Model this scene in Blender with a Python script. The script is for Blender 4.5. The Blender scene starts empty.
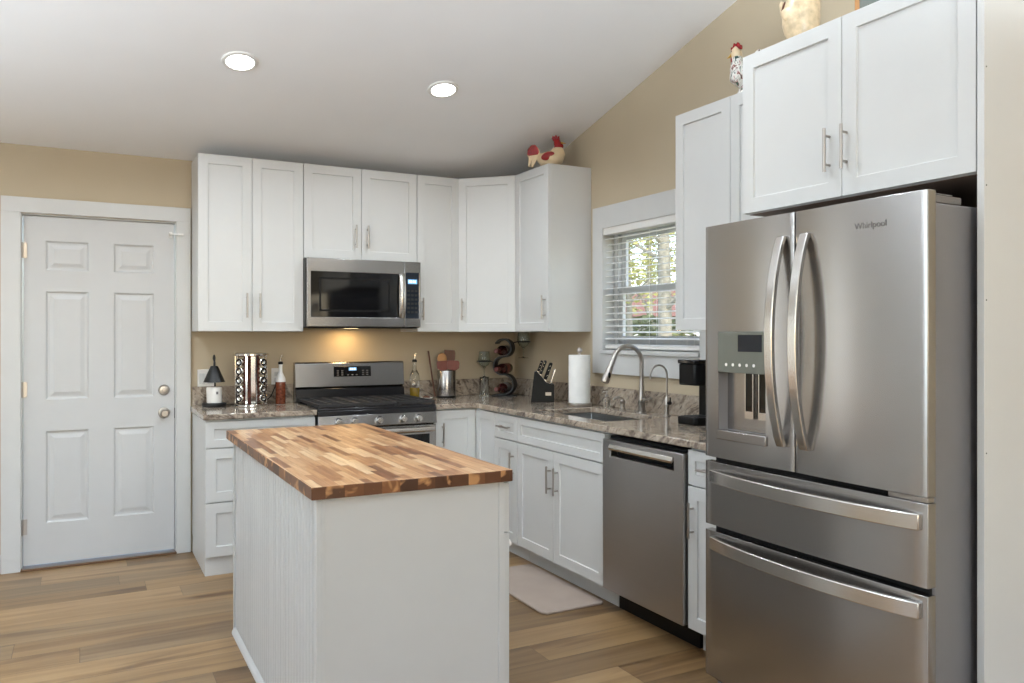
import bpy, bmesh, math, random
from mathutils import Vector, Matrix
random.seed(7)
S = bpy.context.scene
COL = S.collection
PI = math.pi

# ------------------------------------------------------------------ camera, sky, daylight, exposure
cam_d = bpy.data.cameras.new('camera'); cam = bpy.data.objects.new('camera', cam_d); COL.objects.link(cam)
cam.location = (-2.9053, -5.3957, 1.3601)
cam.rotation_euler = (PI/2, 0, -0.4908)
cam_d.sensor_width = 36.0; cam_d.lens = 800.97/1024*36.0
cam_d.shift_y = -6.66/1024
cam_d.clip_start = 0.05
S.camera = cam

S.view_settings.view_transform = 'Standard'
S.view_settings.look = 'None'
S.view_settings.gamma = 1.0
S.view_settings.use_curve_mapping = False
S.view_settings.exposure = 0.1

world = bpy.data.worlds.new('sky'); S.world = world; world.use_nodes = True
wn = world.node_tree; wn.nodes.clear()
w_out = wn.nodes.new('ShaderNodeOutputWorld'); w_bg = wn.nodes.new('ShaderNodeBackground')
w_sky = wn.nodes.new('ShaderNodeTexSky'); w_sky.sky_type = 'NISHITA'
w_sky.sun_disc = False; w_sky.sun_elevation = math.radians(38); w_sky.sun_rotation = math.radians(200)
w_bg.inputs['Strength'].default_value = 0.65
wn.links.new(w_sky.outputs[0], w_bg.inputs[0]); wn.links.new(w_bg.outputs[0], w_out.inputs[0])

def light(name, kind, loc, energy, color=(1, 1, 1), rot=(0, 0, 0), size=None, size_y=None, **kw):
    d = bpy.data.lights.new(name, kind); d.energy = energy; d.color = color
    if kind == 'AREA':
        d.size = size
        if size_y: d.shape = 'RECTANGLE'; d.size_y = size_y
        elif kw.get('disk'): d.shape = 'DISK'
        if 'spread' in kw: d.spread = kw['spread']
    if kind == 'SPOT':
        d.spot_size = kw.get('angle', 2.4); d.spot_blend = 1.0; d.shadow_soft_size = size or 0.06
    if kind == 'SUN': d.angle = 0.01
    o = bpy.data.objects.new(name, d); COL.objects.link(o); o.location = loc; o.rotation_euler = rot
    return o

light('sun', 'SUN', (4, 4, 8), 4.5, (1, .95, .86), rot=Vector((.25, .60, -.75)).to_track_quat('-Z', 'Y').to_euler())
# daylight through the living-room windows behind the camera and on the left
light('rear_window_daylight', 'AREA', (-3.0, -9.25, 1.65), 34, (.66, .85, 1), rot=(PI/2, 0, PI), size=3.2, size_y=1.9)
light('side_window_daylight', 'AREA', (-5.50, -3.6, 1.55), 16, (.74, .88, 1), rot=(PI/2, 0, -PI/2), size=1.1, size_y=1.5)

for lx, le in ((-3.0, 5), (-1.1, 7)):                                            # two unseen fill lights added behind the camera
    light('rear_fill_light', 'POINT', (lx, -8.2, 1.75), le, (.78, .90, 1)).data.shadow_soft_size = .25
for lx, ly, le in ((-4.75, -2.9, 225), (-1.5, -5.6, 230)):                            # unseen uplights added to brighten the vaulted ceiling
    light('ceiling_fill_uplight', 'SPOT', (lx, ly, 2.15), le, (.80, .905, 1), rot=(PI, 0, 0), size=.2, angle=math.radians(172)).data.spot_blend = .15
light('fridge_streak_light', 'AREA', (-4.95, -.04, 1.25), 6, (.95, .98, 1), rot=(-PI/2, 0, 0), size=.15, size_y=1.75)  # narrow unseen light added to put a streak in the refrigerator doors

# ------------------------------------------------------------------ mesh helpers
def box(bm, x0, x1, y0, y1, z0, z1):
    v = [bm.verts.new((x, y, z)) for x in (x0, x1) for y in (y0, y1) for z in (z0, z1)]
    fs = [(0, 1, 3, 2), (4, 6, 7, 5), (0, 4, 5, 1), (2, 3, 7, 6), (0, 2, 6, 4), (1, 5, 7, 3)]
    return [bm.faces.new([v[i] for i in f]) for f in fs]     # -x +x -y +y -z +z

def frame_of(d):
    d = d.normalized(); a = Vector((0, 0, 1)) if abs(d.z) < .9 else Vector((1, 0, 0))
    u = d.cross(a).normalized(); return u, d.cross(u).normalized()

def tube(bm, pts, r, n=12, cap=True, sx=1.0, closed=False, up=None):
    pts = [Vector(p) for p in pts]; m = len(pts)
    rs = r if isinstance(r, (list, tuple)) else [r]*m
    rings = []; u = None
    for i, p in enumerate(pts):
        if closed: d = pts[(i+1) % m]-pts[(i-1) % m]
        else: d = pts[min(i+1, m-1)]-pts[max(i-1, 0)]
        d.normalize()
        if up is not None:
            u = Vector(up).cross(d).normalized(); v = d.cross(u).normalized()
        elif u is None: u, v = frame_of(d)
        else:
            u = (u-d*u.dot(d)).normalized(); v = d.cross(u).normalized()
        rings.append([bm.verts.new(p+rs[i]*(sx*math.cos(2*PI*k/n)*u+math.sin(2*PI*k/n)*v)) for k in range(n)])
    for i in range(m if closed else m-1):
        a, b = rings[i], rings[(i+1) % m]
        for k in range(n): bm.faces.new([a[k], a[(k+1) % n], b[(k+1) % n], b[k]])
    if cap and not closed:
        bm.faces.new(list(reversed(rings[0]))); bm.faces.new(rings[-1])

def cyl(bm, p0, p1, r0, r1=None, n=24, cap=True):
    tube(bm, [p0, p1], [r0, r0 if r1 is None else r1], n, cap)

def lathe(bm, prof, c=(0, 0, 0), n=28, axis='z'):
    rings = []
    def P(r, t, z):
        a, b = r*math.cos(t), r*math.sin(t)
        q = {'z': (a, b, z), 'y': (a, z, b), 'x': (z, a, b)}[axis]
        return bm.verts.new((q[0]+c[0], q[1]+c[1], q[2]+c[2]))
    for r, z in prof:
        rings.append([P(0, 0, z)] if r < 1e-6 else [P(r, 2*PI*k/n, z) for k in range(n)])
    for a, b in zip(rings, rings[1:]):
        for k in range(n):
            q = [a[k % len(a)], a[(k+1) % len(a)], b[(k+1) % len(b)], b[k % len(b)]]
            q = list(dict.fromkeys(q))
            if len(q) > 2: bm.faces.new(q)

def prism(bm, poly, axis, a0, a1):
    def P(p, a): return {'x': (a, p[0], p[1]), 'y': (p[0], a, p[1]), 'z': (p[0], p[1], a)}[axis]
    A = [bm.verts.new(P(p, a0)) for p in poly]; B = [bm.verts.new(P(p, a1)) for p in poly]
    n = len(poly); bm.faces.new(A); bm.faces.new(list(reversed(B)))
    for i in range(n): bm.faces.new([A[i], B[i], B[(i+1) % n], A[(i+1) % n]])

def slab(bm, us, vs, keep, w0, w1, axis='z'):
    """a slab made of grid cells, so that it can have openings"""
    def P(u, v, w): return {'z': (u, v, w), 'x': (w, u, v), 'y': (u, w, v)}[axis]
    vd = {}
    def V(i, j, w):
        k = (i, j, w)
        if k not in vd: vd[k] = bm.verts.new(P(us[i], vs[j], w))
        return vd[k]
    I, J = len(us)-1, len(vs)-1
    K = lambda i, j: 0 <= i < I and 0 <= j < J and keep(i, j)
    for i in range(I):
        for j in range(J):
            if not K(i, j): continue
            for w in (w0, w1): bm.faces.new([V(i, j, w), V(i+1, j, w), V(i+1, j+1, w), V(i, j+1, w)])
            for (di, dj, a, b) in ((-1, 0, (i, j), (i, j+1)), (1, 0, (i+1, j), (i+1, j+1)), (0, -1, (i, j), (i+1, j)), (0, 1, (i, j+1), (i+1, j+1))):
                if not K(i+di, j+dj): bm.faces.new([V(*a, w0), V(*b, w0), V(*b, w1), V(*a, w1)])

def ellipsoid(bm, c, r, n=16, m=10, rot=None):
    prof = [(math.sin(PI*i/m), -math.cos(PI*i/m)) for i in range(m+1)]
    b2 = bmesh.new(); lathe(b2, prof, n=n)
    M = Matrix.Translation(c) @ (rot.to_4x4() if rot else Matrix()) @ Matrix.Diagonal((*r, 1))
    b2.transform(M); join(bm, b2)

def join(bm, b2):
    me = bpy.data.meshes.new('tmp'); b2.to_mesh(me); bm.from_mesh(me); bpy.data.meshes.remove(me); b2.free()

def obj(name, bm, m, parent=None, bevel=0.0, smooth=35, loc=None, rot=None, mats=None):
    bmesh.ops.recalc_face_normals(bm, faces=bm.faces)
    if smooth:
        lim = math.radians(smooth)
        for f in bm.faces: f.smooth = True
        for e in bm.edges:
            if len(e.link_faces) != 2 or e.calc_face_angle(0) > lim: e.smooth = False
    me = bpy.data.meshes.new(name); bm.to_mesh(me); bm.free()
    o = bpy.data.objects.new(name, me); COL.objects.link(o)
    for mm in (mats or [m]): me.materials.append(mm)
    if parent: o.parent = parent
    if loc: o.location = loc
    if rot: o.rotation_euler = rot
    if bevel:
        md = o.modifiers.new('bevel', 'BEVEL'); md.width = bevel; md.segments = 2; md.limit_method = 'ANGLE'; md.angle_limit = math.radians(40)
        md.harden_normals = False
    return o

def tag(o, label, cat, group=None):
    o['label'] = label; o['category'] = cat
    if group: o['group'] = group
    return o

def thing(name, label, cat, loc=(0, 0, 0), rz=0.0, group=None):
    o = bpy.data.objects.new(name, None); COL.objects.link(o); o.empty_display_size = .05
    o.location = loc; o.rotation_euler = (0, 0, rz)
    return tag(o, label, cat, group)

def struct(name, bm, m, parent=None, **kw):
    o = obj(name, bm, m, parent, **kw)
    if not parent: o['kind'] = 'structure'
    return o

def copy_tree(o, parent=None):
    c = o.copy(); COL.objects.link(c)
    if parent: c.parent = parent
    for ch in list(o.children): copy_tree(ch, c)
    return c

# ------------------------------------------------------------------ material helpers
def srgb(r, g, b):
    f = lambda c: c/12.92 if c <= .04045 else ((c+.055)/1.055)**2.4
    return (f(r/255), f(g/255), f(b/255), 1)

class NT:
    def __init__(s, name):
        s.m = bpy.data.materials.new(name); s.m.use_nodes = True; s.t = s.m.node_tree
        s.b = s.t.nodes['Principled BSDF']
    def n(s, typ, **kw):
        q = s.t.nodes.new('ShaderNode'+typ)
        for k, v in kw.items(): setattr(q, k, v)
        return q
    def l(s, a, b): s.t.links.new(a, b)
    def math(s, op, a, b=None, c=None):
        q = s.n('Math', operation=op)
        for i, v in enumerate((a, b, c)):
            if v is None: continue
            if isinstance(v, (int, float)): q.inputs[i].default_value = v
            else: s.l(v, q.inputs[i])
        return q.outputs[0]
    def xyz(s, x, y, z):
        q = s.n('CombineXYZ')
        for i, v in enumerate((x, y, z)):
            if isinstance(v, (int, float)): q.inputs[i].default_value = v
            else: s.l(v, q.inputs[i])
        return q.outputs[0]
    def pos(s):
        tc = s.n('TexCoord'); sp = s.n('SeparateXYZ'); s.l(tc.outputs['Object'], sp.inputs[0])
        return tc.outputs['Object'], sp.outputs[0], sp.outputs[1], sp.outputs[2]
    def noise(s, vec, scale=5, detail=3, rough=.55, dist=0):
        q = s.n('TexNoise'); s.l(vec, q.inputs['Vector']); q.inputs['Scale'].default_value = scale
        q.inputs['Detail'].default_value = detail; q.inputs['Roughness'].default_value = rough; q.inputs['Distortion'].default_value = dist
        return q.outputs['Fac']
    def ramp(s, fac, stops, interp='LINEAR'):
        q = s.n('ValToRGB'); q.color_ramp.interpolation = interp; e = q.color_ramp.elements
        while len(e) < len(stops): e.new(.5)
        for i, (p, c) in enumerate(stops): e[i].position = p; e[i].color = c
        s.l(fac, q.inputs[0]); return q.outputs[0]
    def mix(s, fac, a, b, blend='MIX'):
        q = s.n('Mix', data_type='RGBA', blend_type=blend)
        for i, v in ((0, fac), (6, a), (7, b)):
            if isinstance(v, (int, float)): q.inputs[i].default_value = v
            elif isinstance(v, tuple): q.inputs[i].default_value = v
            else: s.l(v, q.inputs[i])
        return q.outputs[2]
    def bump(s, h, strength=.2, dist=.01):
        q = s.n('Bump'); q.inputs['Strength'].default_value = strength; q.inputs['Distance'].default_value = dist
        s.l(h, q.inputs['Height']); s.l(q.outputs[0], s.b.inputs['Normal'])
    def set(s, **kw):
        for k, v in kw.items():
            k = k.replace('_', ' ')
            if isinstance(v, (int, float, tuple)): s.b.inputs[k].default_value = v
            else: s.l(v, s.b.inputs[k])
        return s.m

def plain(name, col, rough=.5, metal=0.0, var=.04, scale=8, bump=0.0, **kw):
    """a single-colour surface with a faint procedural mottling"""
    t = NT(name); p, x, y, z = t.pos()
    f = t.noise(p, scale, 2)
    c2 = tuple(max(0, c*(1-var)) for c in col[:3])+(1,)
    c3 = tuple(min(1, c*(1+var)) for c in col[:3])+(1,)
    t.l(t.ramp(f, [(.3, c2), (.7, c3)]), t.b.inputs['Base Color'])
    if bump: t.bump(t.noise(p, scale*14, 2), bump, .002)
    return t.set(Roughness=rough, Metallic=metal, **kw)

def steel(name, col, rough=.3, along='z', aniso=0.0, var=.015):
    t = NT(name); p, x, y, z = t.pos()
    v = t.xyz(t.math('MULTIPLY', x, 2 if along != 'x' else 400), t.math('MULTIPLY', y, 2 if along != 'y' else 400), t.math('MULTIPLY', z, 400 if along == 'z' else 2))
    f = t.noise(v, 1.0, 2)
    c2 = tuple(c*(1-var) for c in col[:3])+(1,); c3 = tuple(min(1, c*(1+var)) for c in col[:3])+(1,)
    t.l(t.ramp(f, [(.3, c2), (.7, c3)]), t.b.inputs['Base Color'])
    t.l(t.math('MULTIPLY_ADD', f, .04, rough-.02), t.b.inputs['Roughness'])
    if aniso:
        tg = t.n('Tangent', direction_type='RADIAL', axis='Z'); t.l(tg.outputs[0], t.b.inputs['Tangent'])
        t.b.inputs['Anisotropic'].default_value = aniso; t.b.inputs['Anisotropic Rotation'].default_value = .25
    return t.set(Metallic=1.0)

def planks(name, width, length, along, cols, grain, gap, rough, grain_scale=(1.6, 26), dark=None, gapcol=(.05, .03, .015, 1), bump=.15):
    t = NT(name); p, x, y, z = t.pos()
    A, B = (x, y) if along == 'x' else (y, x)
    rw = t.math('DIVIDE', B, width); r = t.math('FLOOR', rw)
    wn1 = t.n('TexWhiteNoise', noise_dimensions='1D'); t.l(r, wn1.inputs['W'])
    ca = t.math('ADD', t.math('DIVIDE', A, length), t.math('MULTIPLY', wn1.outputs[0], 7.3)); c = t.math('FLOOR', ca)
    wn = t.n('TexWhiteNoise', noise_dimensions='3D'); t.l(t.xyz(c, r, 0.0), wn.inputs['Vector'])
    base = t.ramp(wn.outputs['Value'], cols)
    off = t.math('MULTIPLY', wn.outputs['Value'], 37.0)
    gv = t.xyz(t.math('ADD', t.math('MULTIPLY', A, grain_scale[0]), off), t.math('MULTIPLY', B, grain_scale[1]), off)
    g = t.noise(gv, 1.0, 5, .62, .6)
    col = t.mix(t.ramp(g, [(.28, (1, 1, 1, 1)), (.62, (0, 0, 0, 1))]), base, t.mix(1.0, base, grain, 'MULTIPLY'))
    gv2 = t.xyz(t.math('ADD', t.math('MULTIPLY', A, grain_scale[0]*.7), off), t.math('MULTIPLY', B, grain_scale[1]*.22), off)
    g2 = t.noise(gv2, 1.0, 3, .5, 1.2)
    if dark: col = t.mix(t.ramp(g2, [(.56, (0, 0, 0, 1)), (.70, (1, 1, 1, 1))]), col, t.mix(1.0, col, dark, 'MULTIPLY'))
    fr = t.math('FRACT', rw); fc = t.math('FRACT', ca)
    e = t.math('MINIMUM', t.math('MULTIPLY', t.math('MINIMUM', fr, t.math('SUBTRACT', 1.0, fr)), width),
               t.math('MULTIPLY', t.math('MINIMUM', fc, t.math('SUBTRACT', 1.0, fc)), length))
    line = t.math('LESS_THAN', e, gap)
    col = t.mix(t.math('MULTIPLY', line, .55), col, gapcol)
    t.l(col, t.b.inputs['Base Color'])
    t.bump(t.math('SUBTRACT', t.math('MULTIPLY', g, .3), line), bump, .002)
    return t.set(Roughness=rough)

# ------------------------------------------------------------------ materials
M = {}
M['wall'] = plain('tan wall paint', srgb(188, 173, 148), .85, var=.02, scale=3, bump=.05)
M['wall_living'] = plain('light living room paint', srgb(224, 222, 218), .85, var=.02, scale=3)
M['ceiling'] = plain('white ceiling paint', srgb(242, 242, 243), .9, var=.015, scale=2, bump=.06)
M['trim'] = plain('white trim paint', srgb(202, 202, 200), .38, var=.01)
M['door'] = plain('white door paint', srgb(194, 194, 193), .42, var=.012)
M['island'] = plain('dimmed white island paint', srgb(190, 190, 188), .4, var=.01)  # white darkened so the colour carries the dimmer light on the island
M['cab'] = plain('white cabinet lacquer', srgb(206, 206, 204), .33, var=.008)
M['cab_in'] = plain('raw cabinet underside', srgb(120, 100, 84), .7)
M['floor'] = planks('oak plank floor', .18, 1.22, 'x',
    [(0, srgb(124, 98, 66)), (.35, srgb(152, 122, 84)), (.7, srgb(168, 137, 97)), (1, srgb(130, 108, 80))],
    (.62, .55, .48, 1), .0014, .36, (.8, 17), (.46, .39, .33, 1))
M['butcher'] = planks('acacia butcher block', .026, .26, 'y',
    [(0, srgb(112, 70, 44)), (.15, srgb(150, 102, 66)), (.35, srgb(178, 132, 90)), (.7, srgb(196, 154, 110)), (1, srgb(216, 186, 146))],
    (.72, .58, .46, 1), .0005, .34, (3, 60), (.62, .48, .38, 1), bump=.04)
t = NT('acacia end grain'); p, x, y, z = t.pos()
r = t.math('FLOOR', t.math('DIVIDE', t.math('ADD', x, t.math('MULTIPLY', y, .62)), .058)); w_ = t.n('TexWhiteNoise', noise_dimensions='1D'); t.l(r, w_.inputs['W'])
eg = t.noise(t.xyz(t.math('MULTIPLY', x, 15.), t.math('MULTIPLY', y, 12.), t.math('ADD', t.math('MULTIPLY', z, 16.), t.math('MULTIPLY', r, 5.3))), 1, 2, .5, .6)
c0 = t.ramp(w_.outputs[0], [(0, srgb(62, 36, 20)), (.5, srgb(92, 56, 32)), (1, srgb(132, 86, 50))])
t.l(t.mix(t.ramp(eg, [(.56, (0, 0, 0, 1)), (.64, (1, 1, 1, 1))]), c0, srgb(178, 130, 84)), t.b.inputs['Base Color'])
M['endgrain'] = t.set(Roughness=.4)

t = NT('brown granite'); p, x, y, z = t.pos()
sw = t.xyz(t.math('ADD', t.math('MULTIPLY', x, 1.0), t.math('MULTIPLY', z, .8)), t.math('MULTIPLY', t.math('ADD', y, t.math('MULTIPLY', z, .9)), 1.0), t.math('MULTIPLY', z, .3))
n1 = t.noise(sw, 4.5, 5, .62, 2.2); n2 = t.noise(p, 34, 4, .7); n3 = t.noise(sw, 9, 4, .6, 3.5)
c = t.ramp(n1, [(.30, srgb(66, 58, 52)), (.42, srgb(124, 110, 98)), (.50, srgb(170, 157, 142)), (.58, srgb(146, 129, 114)), (.70, srgb(196, 185, 168))])
c = t.mix(t.ramp(n3, [(.56, (0, 0, 0, 1)), (.64, (.8, .8, .8, 1))]), c, srgb(78, 66, 60))
c = t.mix(t.ramp(n2, [(.45, (0, 0, 0, 1)), (.75, (.55, .55, .55, 1))]), c, srgb(206, 192, 172))
t.l(c, t.b.inputs['Base Color']); M['granite'] = t.set(Roughness=.12)

M['steel'] = steel('brushed stainless steel', srgb(172, 170, 169), .26, 'z', .6)
M['steel_dw'] = steel('brushed stainless dishwasher steel', srgb(172, 170, 169), .30, 'z', .6)
M['steel_bar'] = steel('polished stainless bar', srgb(205, 202, 198), .24, 'z')
M['nickel'] = steel('satin nickel', srgb(178, 172, 166), .30, 'z')
M['chrome'] = plain('chrome', srgb(225, 222, 218), .08, 1.0, var=.01)
M['sinksteel'] = steel('sink steel', srgb(186, 188, 188), .30, 'x')
M['fridge_side'] = plain('grey fridge side enamel', srgb(128, 126, 128), .42, .25, var=.02, bump=.1)
M['fridge_grey'] = plain('grey plastic', srgb(110, 106, 104), .4)
M['panel_grey'] = plain('grey dispenser glass', srgb(120, 124, 118), .12, .3)
M['black'] = plain('black plastic', srgb(13, 13, 14), .42, Specular_IOR_Level=.25)
M['blackmetal'] = plain('black painted metal', srgb(18, 18, 18), .45)
M['blackgloss'] = plain('black glass', srgb(12, 12, 14), .06)
M['enamel'] = plain('black range enamel', srgb(26, 26, 30), .2)
M['iron'] = plain('cast iron', srgb(40, 39, 40), .6, bump=.3)
M['gap'] = plain('dark gap', srgb(14, 13, 13), .9)
M['navy'] = plain('dark blue control glass', srgb(30, 36, 46), .12)
M['white_plastic'] = plain('white plastic', srgb(228, 226, 222), .35)
M['paper'] = plain('paper towel', srgb(238, 237, 234), .95, bump=.4, scale=14)
M['mat'] = plain('taupe floor mat', srgb(168, 152, 140), .85, var=.03, bump=.2)
M['candle'] = plain('white candle glass', srgb(228, 224, 218), .25)
M['wood_light'] = plain('light wood', srgb(178, 128, 78), .55, var=.15, scale=20)
M['wood_dark'] = plain('dark wood', srgb(92, 52, 30), .5, var=.15, scale=20)
M['wood_red'] = plain('red brown wood', srgb(104, 44, 32), .45, var=.12, scale=20)
M['threshold'] = plain('brown wood threshold', srgb(104, 76, 52), .5, var=.12, scale=14)
M['red'] = plain('red glaze', srgb(150, 26, 30), .25, var=.15, scale=40)
M['cream'] = plain('cream glaze', srgb(226, 204, 168), .3, var=.06, scale=20)
M['hen'] = plain('speckled cream glaze', srgb(204, 182, 148), .35, var=.2, scale=34)
M['yellow'] = plain('yellow beak glaze', srgb(214, 168, 70), .4)
M['wine'] = plain('dark red wine bottle', srgb(52, 16, 18), .1)
M['capsule'] = plain('red foil capsule', srgb(84, 26, 20), .4)
M['olive'] = plain('olive oil', srgb(160, 130, 44), .1)
M['brass'] = plain('brass', srgb(150, 110, 60), .35, .9)
M['bark'] = plain('tree bark', srgb(128, 124, 110), .9, var=.25, scale=12)
M['grass'] = plain('lawn', srgb(176, 170, 112), .95, var=.2, scale=1.2)
M['leaf'] = plain('olive leaves', srgb(158, 156, 92), .7, var=.3, scale=2)
M['leaf_dark'] = plain('dark leaves', srgb(84, 92, 58), .7, var=.3, scale=2)
M['drive'] = plain('pale concrete', srgb(196, 200, 204), .9, var=.05)
M['brick'] = plain('brick red siding', srgb(120, 86, 74), .8, var=.1)
M['roof'] = plain('grey shingles', srgb(110, 106, 104), .9)
M['spice'] = plain('ground spice', srgb(96, 44, 26), .6, var=.5, scale=60)
M['rust'] = plain('brown patterned glass', srgb(112, 58, 38), .2, var=.5, scale=70)

# painted ceramic: white with green and red brush marks
t = NT('painted ceramic feathers'); p, x, y, z = t.pos()
f = t.noise(t.xyz(t.math('MULTIPLY', x, 60.), t.math('MULTIPLY', y, 60.), t.math('MULTIPLY', z, 24.)), 1, 2, .5, 1)
t.l(t.ramp(f, [(.36, srgb(34, 70, 62)), (.44, srgb(224, 222, 214)), (.56, srgb(228, 226, 220)), (.62, srgb(150, 50, 50)), (.68, srgb(70, 100, 84))]), t.b.inputs['Base Color'])
M['feathers'] = t.set(Roughness=.3)

def glass(name, col, rough=.02):
    t = NT(name); return t.set(Base_Color=col, Roughness=rough, Transmission_Weight=1.0, IOR=1.45)
M['glass'] = glass('clear glass', (.97, .99, .98, 1)); M['wineglass'] = glass('smoky wine glass', (.80, .86, .86, 1))
t = NT('window pane glass'); gl = t.n('BsdfTransparent'); gs = t.n('BsdfGlossy'); gs.inputs['Roughness'].default_value = .02
mx = t.n('MixShader'); mx.inputs[0].default_value = .05
t.t.nodes.remove(t.b); t.l(gl.outputs[0], mx.inputs[1]); t.l(gs.outputs[0], mx.inputs[2])
t.l(mx.outputs[0], t.t.nodes['Material Output'].inputs[0]); M['pane'] = t.m

def emit(name, col, strength):
    t = NT(name); return t.set(Base_Color=col, Emission_Color=col, Emission_Strength=strength, Roughness=.5)
M['led'] = emit('lit LED lens', (1, .985, .96, 1), 14)
M['screen'] = emit('lit blue display', (.18, .42, .75, 1), .6)
M['digits'] = emit('lit white digits', (.75, .88, 1, 1), 1.6)
M['hoodlamp'] = emit('lit hood lamp', (1, .75, .4, 1), 6)

# ------------------------------------------------------------------ room shell
XL, YR = -5.6, -9.4
CZ = lambda y: 2.455-.25*y if y > -4.7 else 2.455+.25*4.7+.25*(y+4.7)
bm = bmesh.new(); box(bm, XL-.1, .15, YR-.1, .15, -.06, 0); struct('floor', bm, M['floor'], smooth=0)
bm = bmesh.new(); prism(bm, [(.15, CZ(.15)), (-4.7, CZ(-4.7)), (YR-.1, CZ(YR-.1)), (YR-.1, CZ(YR-.1)+.12), (-4.7, CZ(-4.7)+.12), (.15, CZ(.15)+.12)], 'x', XL-.1, .15)
struct('ceiling', bm, M['ceiling'], smooth=0)
DX0, DX1, DZ = -3.2145, -2.4085, 2.05
bm = bmesh.new(); slab(bm, [XL-.1, -5.15, -4.75, DX0-.012, DX1+.012, .14], [0, .35, DZ+.012, DZ+.1, 2.52], lambda i, j: not (i == 3 and j <= 1 or i == 1 and j in (1, 2)), 0, .14, 'y'); struct('wall_back', bm, M['wall'], smooth=0)
WY0, WY1, WZ0, WZ1 = -2.115, -1.197, 1.262, 2.037
bm = bmesh.new(); slab(bm, [YR, WY0, WY1, 0], [0, WZ0, WZ1, 3.7], lambda i, j: not (i == 1 and j == 1), 0, .14, 'x'); struct('wall_right', bm, M['wall'], smooth=0)
bm = bmesh.new(); slab(bm, [YR, -4.15, -3.05, 0], [0, .8, 2.3, 3.7], lambda i, j: not (i == 1 and j == 1), XL-.12, XL, 'x'); struct('wall_left', bm, M['wall_living'], smooth=0)
bm = bmesh.new(); slab(bm, [XL, -4.6, -1.4, .0], [0, .7, 2.6, 3.7], lambda i, j: not (i == 1 and j == 1), YR-.12, YR, 'y'); struct('wall_rear', bm, M['wall_living'], smooth=0)
bm = bmesh.new(); slab(bm, [-5.15, -5.10, -4.80, -4.75], [.35, .40, 1.22, 1.26, 2.112, 2.15], lambda i, j: not (i == 1 and j in (1, 3)), .03, .08, 'y'); struct('streak_window', bm, M['trim'])  # unseen window, added as the opening for the refrigerator streak light
for nm, xa in (('window_2', None), ('window_3', 1)):           # the living-room windows that give the daylight
    bm = bmesh.new()
    if xa is None: slab(bm, [-4.6, -4.53, -3.03, -2.97, -1.47, -1.4], [.7, .77, 2.53, 2.6], lambda i, j: not (i in (1, 3) and j == 1), YR-.08, YR-.03, 'y')
    else: slab(bm, [-4.15, -4.09, -3.11, -3.05], [.8, .86, 1.52, 1.57, 2.24, 2.3], lambda i, j: not (i == 1 and j in (1, 3)), XL-.08, XL-.03, 'x')
    struct(nm, bm, M['trim'])

# entry door with six raised panels
d1 = bpy.data.objects.new('door_1', None); COL.objects.link(d1); d1.location = (DX0, .012, 0); d1['kind'] = 'structure'
bm = bmesh.new(); W = DX1-DX0
xs = [0, .112, .335, .468, .691, W]; zs = [.024, .260, .797, .980, 1.615, 1.738, 1.910, DZ]
slab(bm, xs, zs, lambda i, j: True, 0, .04, 'y')
bm.normal_update()
pan = [f for f in bm.faces if abs(f.normal.y) > .9 and f.calc_center_median().y < .001 and any(xs[i] < f.calc_center_median().x < xs[i+1] for i in (1, 3)) and any(zs[j] < f.calc_center_median().z < zs[j+1] for j in (1, 3, 5))]
for f in pan: f.normal_update()
def recess(bm, faces, steps, ydir=1):
    for th, dep in steps:
        bmesh.ops.inset_individual(bm, faces=faces, thickness=th, depth=0, use_even_offset=True)
        vs = {v for f in faces for v in f.verts}
        for v in vs: v.co.y += dep*ydir
recess(bm, pan, [(.010, .009), (.012, 0), (.022, -.006)])
obj('door_slab', bm, M['door'], d1, smooth=0)
for z in (.249, 1.043, 1.848):
    bm = bmesh.new(); cyl(bm, (-.006, -.010, z-.045), (-.006, -.010, z+.045), .007, n=12); box(bm, -.012, .02, -.008, -.001, z-.044, z+.044)
    obj('hinge', bm, M['nickel'], d1)
for z, kn in ((1.018, 0), (.876, 1)):
    bm = bmesh.new(); X0 = -2.467-DX0
    if kn: prof = [(0, -.065), (.017, -.065), (.026, -.055), (.027, -.042), (.019, -.026), (.013, -.018), (.014, -.012), (.030, -.010), (.034, -.004), (.034, .001), (0, .001)]
    else: prof = [(0, -.026), (.010, -.026), (.012, -.020), (.024, -.019), (.031, -.012), (.034, -.002), (.034, .001), (0, .001)]
    lathe(bm, prof, (X0, 0, z), 28, 'y'); obj('door_knob' if kn else 'deadbolt', bm, M['nickel'], d1)
bm = bmesh.new(); box(bm, W+.001, W+.012, -.004, .02, .84, .905); obj('strike_plate', bm, M['blackmetal'], d1)
bm = bmesh.new(); box(bm, W-.03, W-.012, -.012, -.001, 1.965, 2.0); box(bm, W+.018, W+.05, -.046, -.033, 1.978, 1.99); box(bm, W-.02, W+.02, -.045, -.038, 1.980, 1.988); box(bm, W-.027, W-.016, -.045, -.01, 1.978, 1.990)
obj('latch_guard', bm, M['white_plastic'], d1)
bm = bmesh.new(); box(bm, DX0-.012, DX1+.012, -.03, .13, 0, .013); struct('trim_1', bm, M['threshold'], bevel=.003)
bm = bmesh.new()                                              # door casing
box(bm, -3.322, DX0-.010, -.022, 0, 0, DZ+.014); box(bm, DX1+.010, -2.315, -.022, 0, 0, DZ+.014); box(bm, -3.322, -2.315, -.022, 0, DZ+.014, 2.152)
struct('trim_2', bm, M['trim'], bevel=.002)
bm = bmesh.new(); box(bm, DX0-.012, DX0-.004, -.0, .12, .014, DZ+.004); box(bm, DX1+.004, DX1+.012, 0, .12, .014, DZ+.004); box(bm, DX0-.012, DX1+.012, 0, .12, DZ+.004, DZ+.012)
struct('trim_3', bm, M['trim'])
bm = bmesh.new(); box(bm, XL, -3.324, -.016, 0, 0, .11); struct('baseboard_back', bm, M['trim'], bevel=.004)
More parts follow.
